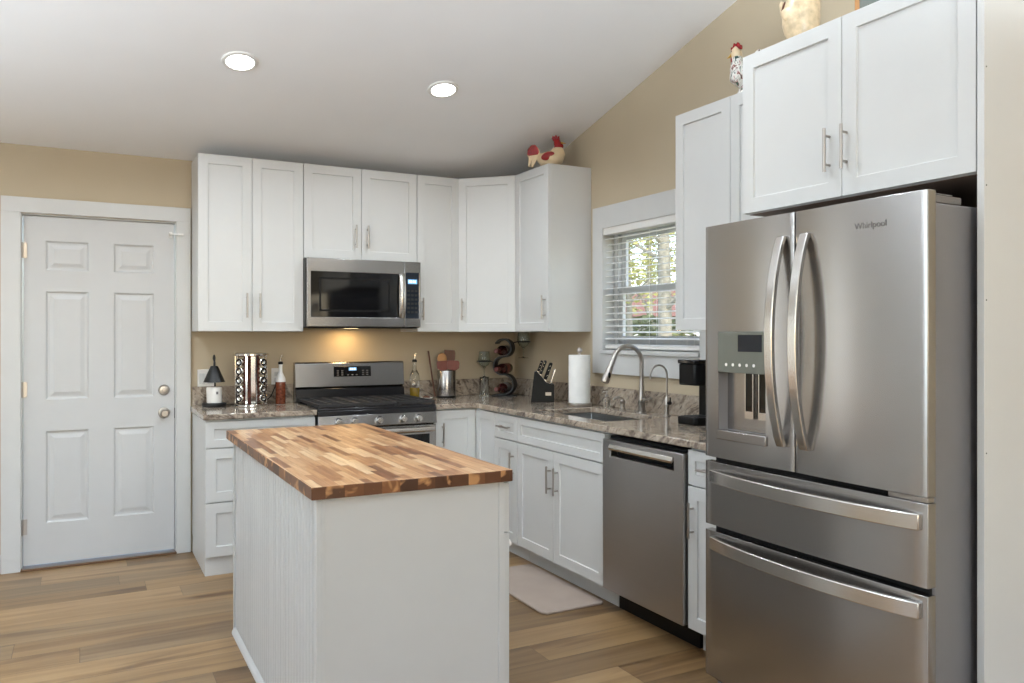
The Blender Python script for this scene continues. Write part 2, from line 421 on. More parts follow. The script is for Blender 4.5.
bm = bmesh.new(); box(bm, -.016, 0, YR, -4.1, 0, .11); struct('baseboard_right', bm, M['trim'], bevel=.004)

# kitchen window: casing, sash frames, panes
win = bpy.data.objects.new('window_1', None); COL.objects.link(win); win.location = (0, 0, 0); win['kind'] = 'structure'
MZ = 1.640
bm = bmesh.new(); slab(bm, [WY0, WY0+.045, WY1-.045, WY1], [WZ0, WZ0+.045, WZ1-.04, WZ1], lambda i, j: not (i == 1 and j == 1), .075, .135, 'x'); obj('window_frame', bm, M['trim'], win, bevel=.002)
bm = bmesh.new(); slab(bm, [WY0+.045, WY0+.085, WY1-.085, WY1-.045], [WZ0+.045, WZ0+.09, MZ-.02, MZ+.02], lambda i, j: not (i == 1 and j == 1), .082, .104, 'x'); obj('sash', bm, M['trim'], win, bevel=.002)
bm = bmesh.new(); slab(bm, [WY0+.045, WY0+.085, WY1-.085, WY1-.045], [MZ-.018, MZ+.018, WZ1-.08, WZ1-.04], lambda i, j: not (i == 1 and j == 1), .106, .128, 'x'); obj('sash', bm, M['trim'], win, bevel=.002)
bm = bmesh.new(); box(bm, .091, .094, WY0+.08, WY1-.08, WZ0+.085, MZ-.015); obj('pane', bm, M['pane'], win)
bm = bmesh.new(); box(bm, .115, .118, WY0+.08, WY1-.08, MZ+.015, WZ1-.075); obj('pane', bm, M['pane'], win)
bm = bmesh.new()
slab(bm, [WY0-.10, WY0+.006, WY1-.006, WY1+.102], [WZ0-.145, WZ0-.002, WZ1-.006, WZ1+.132], lambda i, j: not (i == 1 and j == 1), -.02, 0, 'x')
struct('trim_4', bm, M['trim'], bevel=.002)
bm = bmesh.new(); box(bm, -.034, .08, WY0-.0, WY1+.0, WZ0-.022, WZ0+.004); struct('trim_5', bm, M['trim'], bevel=.004)

bm = bmesh.new(); slab(bm, [WY0, WY0+.004, WY1-.004, WY1], [WZ0+.004, WZ1-.003, WZ1], lambda i, j: not (i == 1 and j == 0), .0, .075, 'x'); struct('trim_6', bm, M['trim'])
# blinds hang inside the window opening
bl = thing('window_blind', 'white horizontal slat blind hanging in the kitchen window', 'blind', (.027, (WY0+WY1)/2, WZ1-.004))
L = (WY1-WY0)/2-.008
bm = bmesh.new(); box(bm, -.040, .026, -L, L, -.045, 0); obj('head_rail', bm, M['white_plastic'], bl, bevel=.003)
H = WZ1-WZ0-.012; nsl = 18
bm = bmesh.new(); box(bm, -.025, .025, -L, L, -H+.004, -H+.022); obj('bottom_rail', bm, M['white_plastic'], bl, bevel=.003)
first = None
for k in range(nsl):
    z = -.066-k*(H-.066-.03)/(nsl-1)
    if first is None:
        b = bmesh.new(); prism(b, [(-.0245, -.0045), (-.012, .0002), (0, .0018), (.012, .0022), (.0245, .0015), (.0245, -.0012), (.012, -.0005), (0, -.0009), (-.012, -.0025), (-.0245, -.0072)], 'y', -L, L)
        first = obj('slat', b, M['white_plastic'], bl); first.location.z = z
    else:
        c = first.copy(); COL.objects.link(c); c.parent = bl; c.location.z = z
for yy in (-L+.12, 0, L-.12):
    bm = bmesh.new(); cyl(bm, (-.026, yy, -.04), (-.026, yy, -H+.01), .0011, n=6); cyl(bm, (.026, yy, -.04), (.026, yy, -H+.01), .0011, n=6); obj('ladder_cord', bm, M['white_plastic'], bl)

# recessed ceiling lights
sl = math.atan(.25)
def can(x, y, label, first=[None]):
    z = CZ(y)
    if first[0] is None:
        r = thing('recessed_light', label, 'ceiling light', (x, y, z), group='recessed ceiling lights')
        bm = bmesh.new(); lathe(bm, [(.066, .004), (.066, -.004), (.070, -.010), (.086, -.008), (.090, 0), (.090, .004)], n=40); obj('trim_ring', bm, M['white_plastic'], r)
        bm = bmesh.new(); lathe(bm, [(0, -.007), (.067, -.005), (.067, .003), (0, .003)], n=40); obj('lens', bm, M['led'], r)
        first[0] = r
    else:
        r = copy_tree(first[0]); r['label'] = label; r.location = (x, y, z)
    r.rotation_euler = (-sl if y > -4.7 else sl, 0, 0)
    light('can_lamp', 'AREA', (x, y, z-.03), 7, (.82, .915, 1), rot=(0, 0, 0), size=.13, disk=True, spread=2.6)
    return r
can(-2.208, -1.168, 'lit round recessed ceiling light on the left, above the range')
can(-1.107, -1.202, 'lit round recessed ceiling light on the right, above the corner cabinets')
for (x, y) in ((-2.2, -2.95), (-1.1, -2.95), (-3.4, -2.95), (-3.4, -1.17)):  # unseen lamps added for more light over the kitchen, no fixtures modelled
    light('can_lamp', 'AREA', (x, y, CZ(y)-.03), 7, (.82, .915, 1), size=.13, disk=True, spread=2.6)

# ------------------------------------------------------------------ cabinets
def shaker(x0, x1, z0, z1, yf, th=.02, stile=.056, rec=.008):
    bm = bmesh.new(); fs = box(bm, x0, x1, yf, yf+th, z0, z1)
    f = fs[2]; bmesh.ops.recalc_face_normals(bm, faces=bm.faces)
    st = min(stile, (x1-x0)*.3, (z1-z0)*.3)
    recess(bm, [f], [(st, 0), (.0015, rec)])
    return bm

def bar_handle(parent, c, vert, length=.15, name='handle'):
    """c = point on the door face; bar along z or x, standing off towards -y"""
    bm = bmesh.new(); h = length/2; q = h*.66
    ax = Vector((0, 0, 1)) if vert else Vector((1, 0, 0)); c = Vector(c); o = Vector((0, -.028, 0))
    cyl(bm, c+o-ax*h, c+o+ax*h, .0058, n=14)
    for s in (-1, 1): cyl(bm, c+ax*q*s+Vector((0, .001, 0)), c+o+ax*q*s, .0045, n=10)
    return obj(name, bm, M['nickel'], parent)

def cabinet(name, label, loc, rz, w, d, z0, z1, fronts, toe=None, group=None, cat='cabinet', side_to_floor=False, open_top=False):
    r = thing(name, label, cat, loc, rz, group)
    bm = bmesh.new()
    if open_top:                                    # no lid, so a sink bowl can hang inside
        slab(bm, [.0, .018, w-.018, w], [-d, -d+.018, -.018, 0], lambda i, j: not (i == 1 and j == 1), z0, z1, 'z'); box(bm, 0, w, -d, 0, z0, z0+.018)
    else: box(bm, 0.0005, w-.0005, -d, -.001, z0, z1)
    obj('body', bm, M['cab'], r, bevel=.001)
    if toe is not None:
        bm = bmesh.new(); box(bm, .001, w-.001, -d+toe, -.02, 0, z0); obj('toe_kick', bm, M['cab'], r)
    for f in fronts:
        kind, x0, x1, a, b = f[:5]; hd = f[5] if len(f) > 5 else None
        fo = obj(kind, shaker(x0+.0015, x1-.0015, a+.0015, b-.0015, -d-.0205), M['cab'], r, bevel=.0012, smooth=0)
        if hd: bar_handle(fo, (hd[1], -d-.0205, hd[2]), hd[0] == 'v', hd[3] if len(hd) > 3 else .15)
    return r

D = .304; ZB, ZT = 1.381, 2.443; BZ = .105; BT = .8815; R90 = -PI/2
# wall cabinets on the back wall
cabinet('wall_cabinet', 'white two-door wall cabinet nearest the white entry door', (-2.3090, 0, 0), 0, .6235, D, ZB, ZT,
        [('door', 0, .311, ZB, ZT, ('v', .279, 1.539)), ('door', .311, .6235, ZB, ZT, ('v', .355, 1.539))], group='wall cabinets')
cabinet('wall_cabinet', 'short white two-door wall cabinet above the microwave', (-1.6845, 0, 0), 0, .762, D, 1.848, ZT,
        [('door', 0, .3765, 1.848, ZT, ('v', .336, 1.997)), ('door', .3765, .762, 1.848, ZT, ('v', .416, 1.997))], group='wall cabinets')
cabinet('wall_cabinet', 'narrow single-door white wall cabinet right of the microwave', (-.9215, 0, 0), 0, .3105, D, ZB, ZT,
        [('door', 0, .3105, ZB, ZT, ('v', .037, 1.535))], group='wall cabinets')
# diagonal corner cabinet
r = thing('corner_wall_cabinet', 'white wall cabinet with an angled door filling the corner', 'cabinet', (0, 0, 0), group='wall cabinets')
bm = bmesh.new(); prism(bm, [(-.001, -.001), (-.610, -.001), (-.610, -.304), (-.304, -.610), (-.001, -.610)], 'z', ZB, ZT); obj('body', bm, M['cab'], r, bevel=.001)
dw = .306*math.sqrt(2)
fo = obj('door', shaker(.012, dw-.012, ZB+.0015, ZT-.0015, -.0215), M['cab'], r, bevel=.0012, smooth=0, loc=(-.610, -.304, 0), rot=(0, 0, -PI/4))
bar_handle(fo, (.045, -.0215, 1.535), True)
cabinet('wall_cabinet', 'white single-door wall cabinet on the right wall beside the window, under the rooster', (0, -.6115, 0), R90, .44, D, ZB, ZT,
        [('door', 0, .44, ZB, ZT, ('v', .405, 1.535))], group='wall cabinets')
cabinet('wall_cabinet', 'tall white two-door wall cabinet between the window and the refrigerator', (0, -2.281, 0), R90, .766, D, ZB, ZT,
        [('door', 0, .381, ZB, ZT, ('v', .345, 1.535)), ('door', .381, .766, ZB, ZT, ('v', .42, 1.535))], group='wall cabinets')
fc = cabinet('refrigerator_cabinet', 'deep white two-door cabinet above the stainless refrigerator', (0, -3.0525, 0), R90, .9335, .609, 1.831, 2.447,
        [('door', 0, .4665, 1.831, 2.447, ('v', .4165, 1.996)), ('door', .4665, .9335, 1.831, 2.447, ('v', .4865, 1.996))], group='wall cabinets')
bm = bmesh.new(); box(bm, .01, .92, -.60, -.012, 1.829, 1.8305); obj('underside', bm, M['cab_in'], fc)
# tall end panel
pn = tag(obj('end_panel', (lambda b: (box(b, -.632, -.001, -4.0105, -3.9895, 0, 2.447), b)[1])(bmesh.new()), M['cab'], None, bevel=.001), 'tall white end panel standing at the right side of the refrigerator', 'panel')
for z in (.35, 1.02, 1.46, 1.79, 2.13):
    bm = bmesh.new(); lathe(bm, [(0, -.0006), (.0022, -.0006), (.0022, .002), (0, .002)], (-.622, -4.0107, z), 10, 'y'); obj('screw', bm, M['gap'], pn)

# base cabinets
cabinet('drawer_cabinet', 'white three-drawer base cabinet beside the entry door', (-2.3055, 0, 0), 0, .6175, .609, BZ, BT,
        [('drawer', 0, .6175, .722, .872, ('h', .309, .797)), ('drawer', 0, .6175, .415, .718, ('h', .309, .60)), ('drawer', 0, .6175, .108, .411, ('h', .309, .29))], toe=.004, group='base cabinets')
r = thing('corner_base_cabinet', 'white L-shaped corner base cabinet between the range and the drawers', 'cabinet', (0, 0, 0), group='base cabinets')
bm = bmesh.new(); prism(bm, [(-.001, -.001), (-.9145, -.001), (-.9145, -.609), (-.609, -.609), (-.609, -.9065), (-.001, -.9065)], 'z', BZ, BT); obj('body', bm, M['cab'], r, bevel=.001)
bm = bmesh.new(); prism(bm, [(-.02, -.02), (-.9145, -.02), (-.9145, -.545), (-.545, -.545), (-.545, -.9065), (-.02, -.9065)], 'z', 0, BZ); obj('toe_kick', bm, M['cab'], r)
fo = obj('door', shaker(-.912, -.632, .108, .872, -.6295), M['cab'], r, bevel=.0012, smooth=0); bar_handle(fo, (-.868, -.6295, .718), True)
obj('door', shaker(.633, .905, .108, .872, -.6295), M['cab'], r, bevel=.0012, smooth=0, rot=(0, 0, R90))
cabinet('base_cabinet', 'narrow white base cabinet with one drawer, left of the sink doors', (0, -.9075, 0), R90, .295, .609, BZ, BT,
        [('drawer', 0, .295, .722, .872, ('h', .147, .797)), ('door', 0, .295, .108, .718, ('v', .25, .58))], toe=.064, group='base cabinets')
cabinet('sink_cabinet', 'white two-door sink base cabinet under the faucet', (0, -1.2035, 0), R90, .911, .609, BZ, BT,
        [('drawer', 0, .911, .722, .872), ('door', 0, .4205, .108, .718, ('v', .385, .560)), ('door', .4205, .911, .108, .718, ('v', .461, .560))], toe=.064, group='base cabinets', open_top=True)
cabinet('base_cabinet', 'narrow white base cabinet with one drawer, between dishwasher and refrigerator', (0, -2.7315, 0), R90, .315, .609, BZ, BT,
        [('drawer', 0, .315, .722, .872, ('h', .1575, .797)), ('door', 0, .315, .108, .718, ('v', .035, .575))], toe=.064, group='base cabinets')

# countertops
CT = .914; CB = .882
cl = thing('countertop', 'short brown granite countertop left of the range', 'countertop', (-2.0, -.325, CB), group='granite countertops')
bm = bmesh.new(); box(bm, -.318, .317, -.325, .324, 0, CT-CB); obj('slab', bm, M['granite'], cl, bevel=.004)
bm = bmesh.new(); box(bm, -.305, .317, .303, .324, CT-CB, .152); obj('backsplash', bm, M['granite'], cl, bevel=.002)
cr = thing('countertop', 'long L-shaped brown granite countertop with the sink', 'countertop', (0, 0, CB), group='granite countertops')
SX0, SX1, SY0, SY1 = -.525, -.150, -1.985, -1.275
bm = bmesh.new()
slab(bm, [-.918, -.65, SX0, SX1, -.001], [-3.05, SY0, SY1, -.65, -.001], lambda i, j: (j == 3) if i == 0 else not (i == 2 and j == 1), 0, CT-CB, 'z')
obj('slab', bm, M['granite'], cr, bevel=.004)
bm = bmesh.new(); box(bm, -.918, -.022, -.021, -.001, CT-CB, .152); obj('backsplash', bm, M['granite'], cr, bevel=.002)
bm = bmesh.new(); box(bm, -.021, -.001, -3.05, -.001, CT-CB, .152); obj('backsplash', bm, M['granite'], cr, bevel=.002)
# undermount sink
sk = thing('kitchen_sink', 'undermount steel sink set in the long granite countertop', 'sink', ((SX0+SX1)/2, (SY0+SY1)/2, CB-.2))
hx, hy = (SX1-SX0)/2+.004, (SY1-SY0)/2+.004
bm = bmesh.new()
slab(bm, [-hx-.012, -hx, hx, hx+.012], [-hy-.012, -hy, hy, hy+.012], lambda i, j: not (i == 1 and j == 1), 0, .1985, 'z'); box(bm, -hx-.012, hx+.012, -hy-.012, hy+.012, -.004, 0)
obj('basin', bm, M['sinksteel'], sk, bevel=.003)
bm = bmesh.new(); lathe(bm, [(0, .004), (.02, .003), (.03, .006), (.042, .004), (.044, .0)], n=28); obj('drain', bm, M['chrome'], sk)
# floor mat
bm = bmesh.new(); prism(bm, [(-.945, -2.02), (-.925, -2.05), (-.60, -2.05), (-.585, -2.035), (-.585, -1.30), (-.60, -1.285), (-.935, -1.285), (-.945, -1.30)], 'z', .0005, .013)
tag(obj('floor_mat', bm, M['mat'], None, bevel=.004), 'taupe cushioned mat on the floor in front of the sink cabinet', 'mat')

# ------------------------------------------------------------------ dishwasher
dwr = thing('dishwasher', 'stainless steel dishwasher between the sink cabinet and the narrow cabinet', 'dishwasher', (0, -2.1165, 0), R90)
bm = bmesh.new(); box(bm, .006, .606, -.60, -.02, .10, .862); obj('body', bm, M['gap'], dwr)
bm = bmesh.new(); box(bm, .01, .602, -.55, -.02, 0, .10); obj('toe_kick', bm, M['black'], dwr)
bm = bmesh.new(); slab(bm, [.006, .07, .545, .606], [.115, .772, .826, .850], lambda i, j: not (i == 1 and j == 1), -.650, -.602, 'y'); obj('door', bm, M['steel_dw'], dwr, bevel=.004)
bm = bmesh.new(); box(bm, .068, .547, -.606, -.6025, .77, .828); obj('handle_pocket', bm, M['gap'], dwr)
bm = bmesh.new(); prism(bm, [(-.606, .829), (-.655, .829), (-.664, .812), (-.660, .802), (-.650, .812), (-.606, .818)], 'x', .0705, .5445); obj('handle', bm, M['steel_bar'], dwr, bevel=.001)

# ------------------------------------------------------------------ range
rg = thing('gas_range', 'stainless steel and black gas range under the microwave', 'range', (-1.302, 0, 0))
hw = .378
bm = bmesh.new(); box(bm, -hw, hw, -.625, -.02, .08, .905); obj('body', bm, M['enamel'], rg, bevel=.002)
for sx in (-1, 1):
    for yy in (-.58, -.08): bm = bmesh.new(); cyl(bm, (sx*.33, yy, 0), (sx*.33, yy, .085), .018); obj('foot', bm, M['black'], rg)
bm = bmesh.new(); prism(bm, [(-.022, .906), (-.022, 1.175), (-.060, 1.178), (-.072, 1.168), (-.084, 1.012), (-.062, 1.005), (-.062, .906)], 'x', -hw, hw); bg = obj('backguard', bm, M['steel'], rg, bevel=.003)
bm = bmesh.new(); prism(bm, [(-.0625, .907), (-.0625, 1.004), (-.090, 1.000), (-.098, .92), (-.098, .907)], 'x', -hw+.002, hw-.002); obj('vent_panel', bm, M['enamel'], rg, bevel=.003)
def on_guard(x0, x1, z0, z1, out): # a plate lying on the sloped backguard face
    f = lambda z: -.084+(z-1.012)*(.012/.156)
    return [(f(z0)-out, z0), (f(z1)-out, z1), (f(z1)+.004, z1), (f(z0)+.004, z0)]
bm = bmesh.new(); prism(bm, on_guard(0, 0, 1.078, 1.146, .003), 'x', -.121, .138); cp = obj('control_panel', bm, M['blackgloss'], rg, bevel=.002)
bm = bmesh.new(); prism(bm, on_guard(0, 0, 1.118, 1.138, .0038), 'x', -.018, .036); obj('display', bm, M['screen'], cp)
bm = bmesh.new()
for i, xx in enumerate((-.009, .004, .019)): prism(bm, on_guard(0, 0, 1.122, 1.134, .0045), 'x', xx, xx+.008)
obj('lit_digits', bm, M['digits'], cp)
for xx in (-.10, -.07, -.03, .0, .03, .075, .105):
    for zz in (1.086, 1.100, 1.114):
        if -.03 <= xx <= .03 and zz > 1.09: continue
        bm = bmesh.new(); prism(bm, on_guard(0, 0, zz, zz+.006, .0036), 'x', xx, xx+.013); obj('touch_key', bm, M['fridge_grey'], cp)
bm = bmesh.new(); box(bm, -hw, hw, -.66, -.0985, .9055, .918); obj('cooktop', bm, M['enamel'], rg, bevel=.004)
bm = bmesh.new(); box(bm, -hw, hw, -.662, -.6255, .874, .9045); obj('lip', bm, M['enamel'], rg, bevel=.004)
for gx in (-.25, 0, .25):                                          # three cast-iron grates
    bm = bmesh.new(); a, b = gx-.122, gx+.122
    for yy in (-.645, -.115): box(bm, a, b, yy-.007, yy+.007, .928, .944)
    for xx in (a+.007, b-.007): box(bm, xx-.007, xx+.007, -.645, -.115, .928, .944)
    for yy in (-.55, -.46, -.38, -.30, -.21): box(bm, a, b, yy-.005, yy+.005, .930, .944)
    for xx in (gx-.04, gx+.04): box(bm, xx-.005, xx+.005, -.645, -.115, .930, .944)
    for xx in (a+.007, b-.007):
        for yy in (-.645, -.38, -.115): box(bm, xx-.007, xx+.007, yy-.007, yy+.007, .9165, .93)
    obj('grate', bm, M['iron'], rg)
for (bx, by, br) in ((-.25, -.52, .045), (-.25, -.24, .036), (.25, -.52, .045), (.25, -.24, .036), (0, -.38, .05)):
    bm = bmesh.new(); lathe(bm, [(0, .928), (br*.8, .928), (br, .925), (br, .917), (0, .917)], (bx, by, 0), 24); obj('burner', bm, M['iron'], rg)
bm = bmesh.new(); prism(bm, [(-.626, .800), (-.626, .873), (-.664, .873), (-.676, .806), (-.670, .800)], 'x', -hw, hw); obj('knob_panel', bm, M['steel'], rg, bevel=.002)
for kx in (-.260, -.161, -.004, .152, .252):
    bm = bmesh.new()
    lathe(bm, [(0, -.704), (.017, -.704), (.020, -.700), (.022, -.684), (.024, -.680), (.024, -.668), (0, -.668)], (kx, 0, .838), 26, 'y'); box(bm, kx-.005, kx+.005, -.712, -.700, .820, .856)
    obj('knob', bm, M['steel_bar'], rg, bevel=.001)
bm = bmesh.new(); box(bm, -hw+.002, hw-.002, -.668, -.626, .29, .793); od = obj('oven_door', bm, M['steel'], rg, bevel=.004)
bm = bmesh.new(); box(bm, -.33, .33, -.6705, -.667, .36, .735); obj('oven_window', bm, M['blackgloss'], od, bevel=.001)
bm = bmesh.new(); tube(bm, [(-.345, -.712, .768), (.345, -.712, .768)], .017, 16)
for sx in (-.33, .33): box(bm, sx-.012, sx+.012, -.705, -.667, .757, .779)
obj('handle', bm, M['steel_bar'], od)
bm = bmesh.new(); box(bm, -hw+.002, hw-.002, -.664, -.626, .09, .283); obj('drawer', bm, M['steel'], rg, bevel=.004)

# ------------------------------------------------------------------ microwave
mw = thing('microwave', 'stainless over-the-range microwave hanging above the gas range', 'microwave', (-1.3085, 0, 1.408))
hw = .3795; h = .434
bm = bmesh.new(); box(bm, -hw, hw, -.385, -.003, .0, h); obj('body', bm, M['blackmetal'], mw, bevel=.002)
bm = bmesh.new(); slab(bm, [-hw+.004, -.352, .228, .262], [.004, .064, .350, h], lambda i, j: not (i == 1 and j == 1), -.414, -.386, 'y'); md = obj('door', bm, M['steel'], mw, bevel=.003)
bm = bmesh.new(); box(bm, -.3525, .2285, -.4125, -.39, .0635, .3505); obj('door_window', bm, M['blackgloss'], md, bevel=.001)
bm = bmesh.new(); slab(bm, [-.30, -.288, .150, .162], [.100, .112, .302, .314], lambda i, j: not (i == 1 and j == 1), -.4135, -.4122, 'y'); obj('window_border', bm, M['black'], md)
bm = bmesh.new()
pts = [(.243, -.416-.032*math.sin(PI*k/14)**.6 if 0 < k < 14 else -.414, .066+.282*k/14) for k in range(15)]
tube(bm, pts, .019, 14, sx=.42, up=(1, 0, 0)); obj('handle', bm, M['steel_bar'], md)
bm = bmesh.new(); slab(bm, [.2635, .272, .365, hw-.002], [.004, .060, .362, h], lambda i, j: not (i == 1 and j == 1), -.414, -.386, 'y'); kp = obj('control_frame', bm, M['steel'], mw, bevel=.003)
bm = bmesh.new(); box(bm, .2715, .3655, -.4128, -.39, .0595, .3625); ctl = obj('control_panel', bm, M['navy'], mw)
bm = bmesh.new(); box(bm, .288, .352, -.4136, -.4125, .288, .318); obj('display', bm, M['screen'], ctl)
bm = bmesh.new()
for xx in (.295, .307, .322, .334): box(bm, xx, xx+.008, -.4142, -.4130, .296, .311)
obj('lit_digits', bm, M['digits'], ctl)
bm = bmesh.new()
for i in range(3):
    for j in range(6): box(bm, .284+i*.026, .302+i*.026, -.4134, -.4125, .095+j*.028, .109+j*.028)
obj('keypad', bm, M['blackmetal'], ctl)
bm = bmesh.new()
for k in range(9): box(bm, -.34, .34, -.37+k*.012, -.364+k*.012, -.006, -.0005)
box(bm, -.362, .362, -.38, -.20, -.004, -.0003); obj('vent_grille', bm, M['black'], mw)
bm = bmesh.new(); box(bm, -.06, .02, -.19, -.13, -.006, -.001); obj('hood_lamp', bm, M['hoodlamp'], mw)
light('hood_glow', 'AREA', (-1.33, -.13, 1.395), 1.1, (1, .66, .30), size=.10)

# ------------------------------------------------------------------ refrigerator (local x runs along the wall towards the viewer, -y faces the room)
fr = thing('refrigerator', 'stainless steel french-door refrigerator with two bottom drawers', 'refrigerator', (0, -3.0720, 0), R90)
FW = .905
bm = bmesh.new(); box(bm, .012, FW-.014, -.788, -.06, .03, 1.735); obj('body', bm, M['fridge_side'], fr, bevel=.006)
for x in (.08, FW-.08):
    for y in (-.74, -.12): bm = bmesh.new(); cyl(bm, (x, y, 0), (x, y, .035), .022); obj('foot', bm, M['black'], fr)
bm = bmesh.new(); box(bm, .02, FW-.02, -.8005, -.789, .06, 1.72); obj('gasket', bm, M['gap'], fr)
def fdoor(x0, x1, z0, z1, hole=None, bulge=.007, yb=-.801, yf=-.836):
    """a slightly convex steel front with rounded side edges, optionally with an opening"""
    n = 20; xs = [x0+(x1-x0)*k/n for k in range(n+1)]
    zs = [z0, z1]
    if hole:
        for q in hole[:2]:
            i = min(range(len(xs)), key=lambda k: abs(xs[k]-q)); xs[i] = q
        zs = [z0, hole[2], hole[3], z1]
    r = .004; xs = sorted(set(xs+[x0+r*.3, x0+r, x1-r, x1-r*.3]))
    def Y(x):
        u = (x-x0)/(x1-x0)*2-1; y = yf-bulge*(1-u*u); e = min(x-x0, x1-x)
        return y+(r-math.sqrt(max(0, r*r-(r-e)**2)) if e < r else 0)
    bm = bmesh.new()
    F = [[bm.verts.new((x, Y(x), z)) for z in zs] for x in xs]
    K = lambda i, j: not (hole and hole[0]-1e-5 <= (xs[i]+xs[i+1])/2 <= hole[1]+1e-5 and j == 1)
    for i in range(len(xs)-1):
        for j in range(len(zs)-1):
            if K(i, j): bm.faces.new([F[i][j], F[i+1][j], F[i+1][j+1], F[i][j+1]])
    B = [[bm.verts.new((x, yb, z)) for z in zs] for x in xs]; I, J = len(xs)-1, len(zs)-1
    for i in range(I):
        bm.faces.new([F[i][0], F[i+1][0], B[i+1][0], B[i][0]]); bm.faces.new([F[i][J], F[i+1][J], B[i+1][J], B[i][J]])
        for j in range(J): bm.faces.new([B[i][j], B[i+1][j], B[i+1][j+1], B[i][j+1]])
    for j in range(J):
        bm.faces.new([F[0][j], F[0][j+1], B[0][j+1], B[0][j]]); bm.faces.new([F[I][j], F[I][j+1], B[I][j+1], B[I][j]])
    return bm
SPL = .432
H = (.076, .309, 1.006, 1.372)
ld = obj('door', fdoor(0, SPL-.002, 0.906, 1.766, H), M['steel'], fr, bevel=.0015)
rd = obj('door', fdoor(SPL+.002, FW, 0.906, 1.766), M['steel'], fr, bevel=.0015)
# dispenser
bm = bmesh.new(); a, b, c0, c1 = H; yo, yi = -.845, -.775
v = lambda x, y, z: bm.verts.new((x, y, z))
A = [v(a, yo+.006, c0), v(b, yo+.004, c0), v(b, yo+.004, c1), v(a, yo+.006, c1)]; q = .012; Bk = [v(a+q, yi, c0+.01), v(b-q, yi, c0+.01), v(b-q, yi, c1-q), v(a+q, yi, c1-q)]
for i in range(4): bm.faces.new([A[i], A[(i+1) % 4], Bk[(i+1) % 4], Bk[i]])
bm.faces.new(Bk); dc = obj('dispenser_recess', bm, M['fridge_side'], ld, smooth=0)
bm = bmesh.new(); box(bm, a+.001, b-.001, -.8445, -.805, 1.223, c1-.001); cpn = obj('dispenser_panel', bm, M['panel_grey'], ld, bevel=.002)
bm = bmesh.new()
for k in range(5):
    lathe(bm, [(0, -.8454), (.006, -.8454), (.006, -.843), (0, -.843)], (a+.045+k*.034, 0, 1.252), 12, 'y')
obj('dispenser_buttons', bm, M['white_plastic'], cpn)
bm = bmesh.new(); box(bm, .180, .295, -.8452, -.843, 1.300, 1.360); obj('dispenser_screen', bm, M['navy'], cpn)
for px in (.215, .280):
    bm = bmesh.new(); box(bm, px-.018, px+.018, -.823, -.809, 1.082, 1.225); pd = obj('dispenser_paddle', bm, M['blackgloss'], ld, bevel=.003)
    bm = bmesh.new(); slab(bm, [px-.021, px-.016, px+.016, px+.021], [1.062, 1.088, 1.222, 1.2255], lambda i, j: not (i == 1 and j == 1), -.826, -.807, 'y'); obj('paddle_trim', bm, M['steel_bar'], pd)
bm = bmesh.new(); box(bm, a-.004, b+.006, -.8495, -.815, .977, 1.012); obj('drip_tray', bm, M['steel'], ld, bevel=.003)
# vertical bow handles
def bow(p0, p1, out, w, th, horiz):
    bm = bmesh.new(); n = 22; pr_, nx = [], []
    sec = [(-w, -th), (w, -th), (w, th), (-w, th)]
    prev = None; p0 = Vector(p0); p1 = Vector(p1); ax = (p1-p0).normalized(); side = Vector((0, 0, 1)) if horiz else Vector((1, 0, 0))
    for k in range(n+1):
        s = k/n; p = p0.lerp(p1, s)+Vector((0, -out*(4*s*(1-s))**.85 if 0 < s < 1 else 0, 0))
        q = p0.lerp(p1, min(1, s+.02)); s2 = min(1, s+.02); q += Vector((0, -out*(4*s2*(1-s2))**.85 if s2 < 1 else 0, 0))
        N = Vector((0, -1, 0))
        ring = [bm.verts.new(p+side*u+N*t) for u, t in sec]
        if prev:
            for i in range(4): bm.faces.new([prev[i], prev[(i+1) % 4], ring[(i+1) % 4], ring[i]])
        else: bm.faces.new(ring)
        prev = ring
    bm.faces.new(list(reversed(prev))); return bm
obj('handle', bow((.384, -.845, .985), (.384, -.845, 1.690), .058, .0165, .009, False), M['steel_bar'], ld, bevel=.003)
obj('handle', bow((.484, -.845, .985), (.484, -.845, 1.690), .058, .0165, .009, False), M['steel_bar'], rd, bevel=.003)
for (nm, z0, z1, hz) in (('drawer', .652, .888, .836), ('drawer', .085, .630, .588)):
    dr = obj(nm, fdoor(0, FW, z0, z1, bulge=.010), M['steel'], fr, bevel=.0015)
    obj('handle', bow((.040, -.844, hz), (FW-.018, -.844, hz), .050, .023, .009, True), M['steel_bar'], dr, bevel=.003)
bm = bmesh.new(); box(bm, FW-.09, FW-.016, -.785, -.66, 1.7355, 1.757); box(bm, FW-.05, FW-.016, -.785, -.70, 1.757, 1.762); obj('hinge_cover', bm, M['fridge_grey'], fr, bevel=.006)
bm = bmesh.new(); box(bm, FW-.13, FW-.004, -.83, -.802, .8895, .9035); obj('hinge', bm, M['nickel'], fr, bevel=.002)
bm = bmesh.new(); box(bm, .05, FW-.05, -.76, -.74, .02, .08); obj('base_grille', bm, M['black'], fr)
def text_mesh(name, s, size, m, parent, loc, rot, depth=.0006):
    cu = bpy.data.curves.new(name, 'FONT'); cu.body = s; cu.size = size; cu.extrude = depth; cu.align_x = 'CENTER'; cu.align_y = 'CENTER'
    o = bpy.data.objects.new(name+'_src', cu); COL.objects.link(o)
    dg = bpy.context.evaluated_depsgraph_get(); me = bpy.data.meshes.new_from_object(o.evaluated_get(dg))
    bpy.data.objects.remove(o); ob = bpy.data.objects.new(name, me); COL.objects.link(ob); me.materials.clear(); me.materials.append(m)
    ob.parent = parent; ob.location = loc; ob.rotation_euler = rot; return ob
text_mesh('logo', 'Whirlpool', .026, M['fridge_grey'], rd, (.725, -.8432, 1.687), (PI/2, 0, 0))

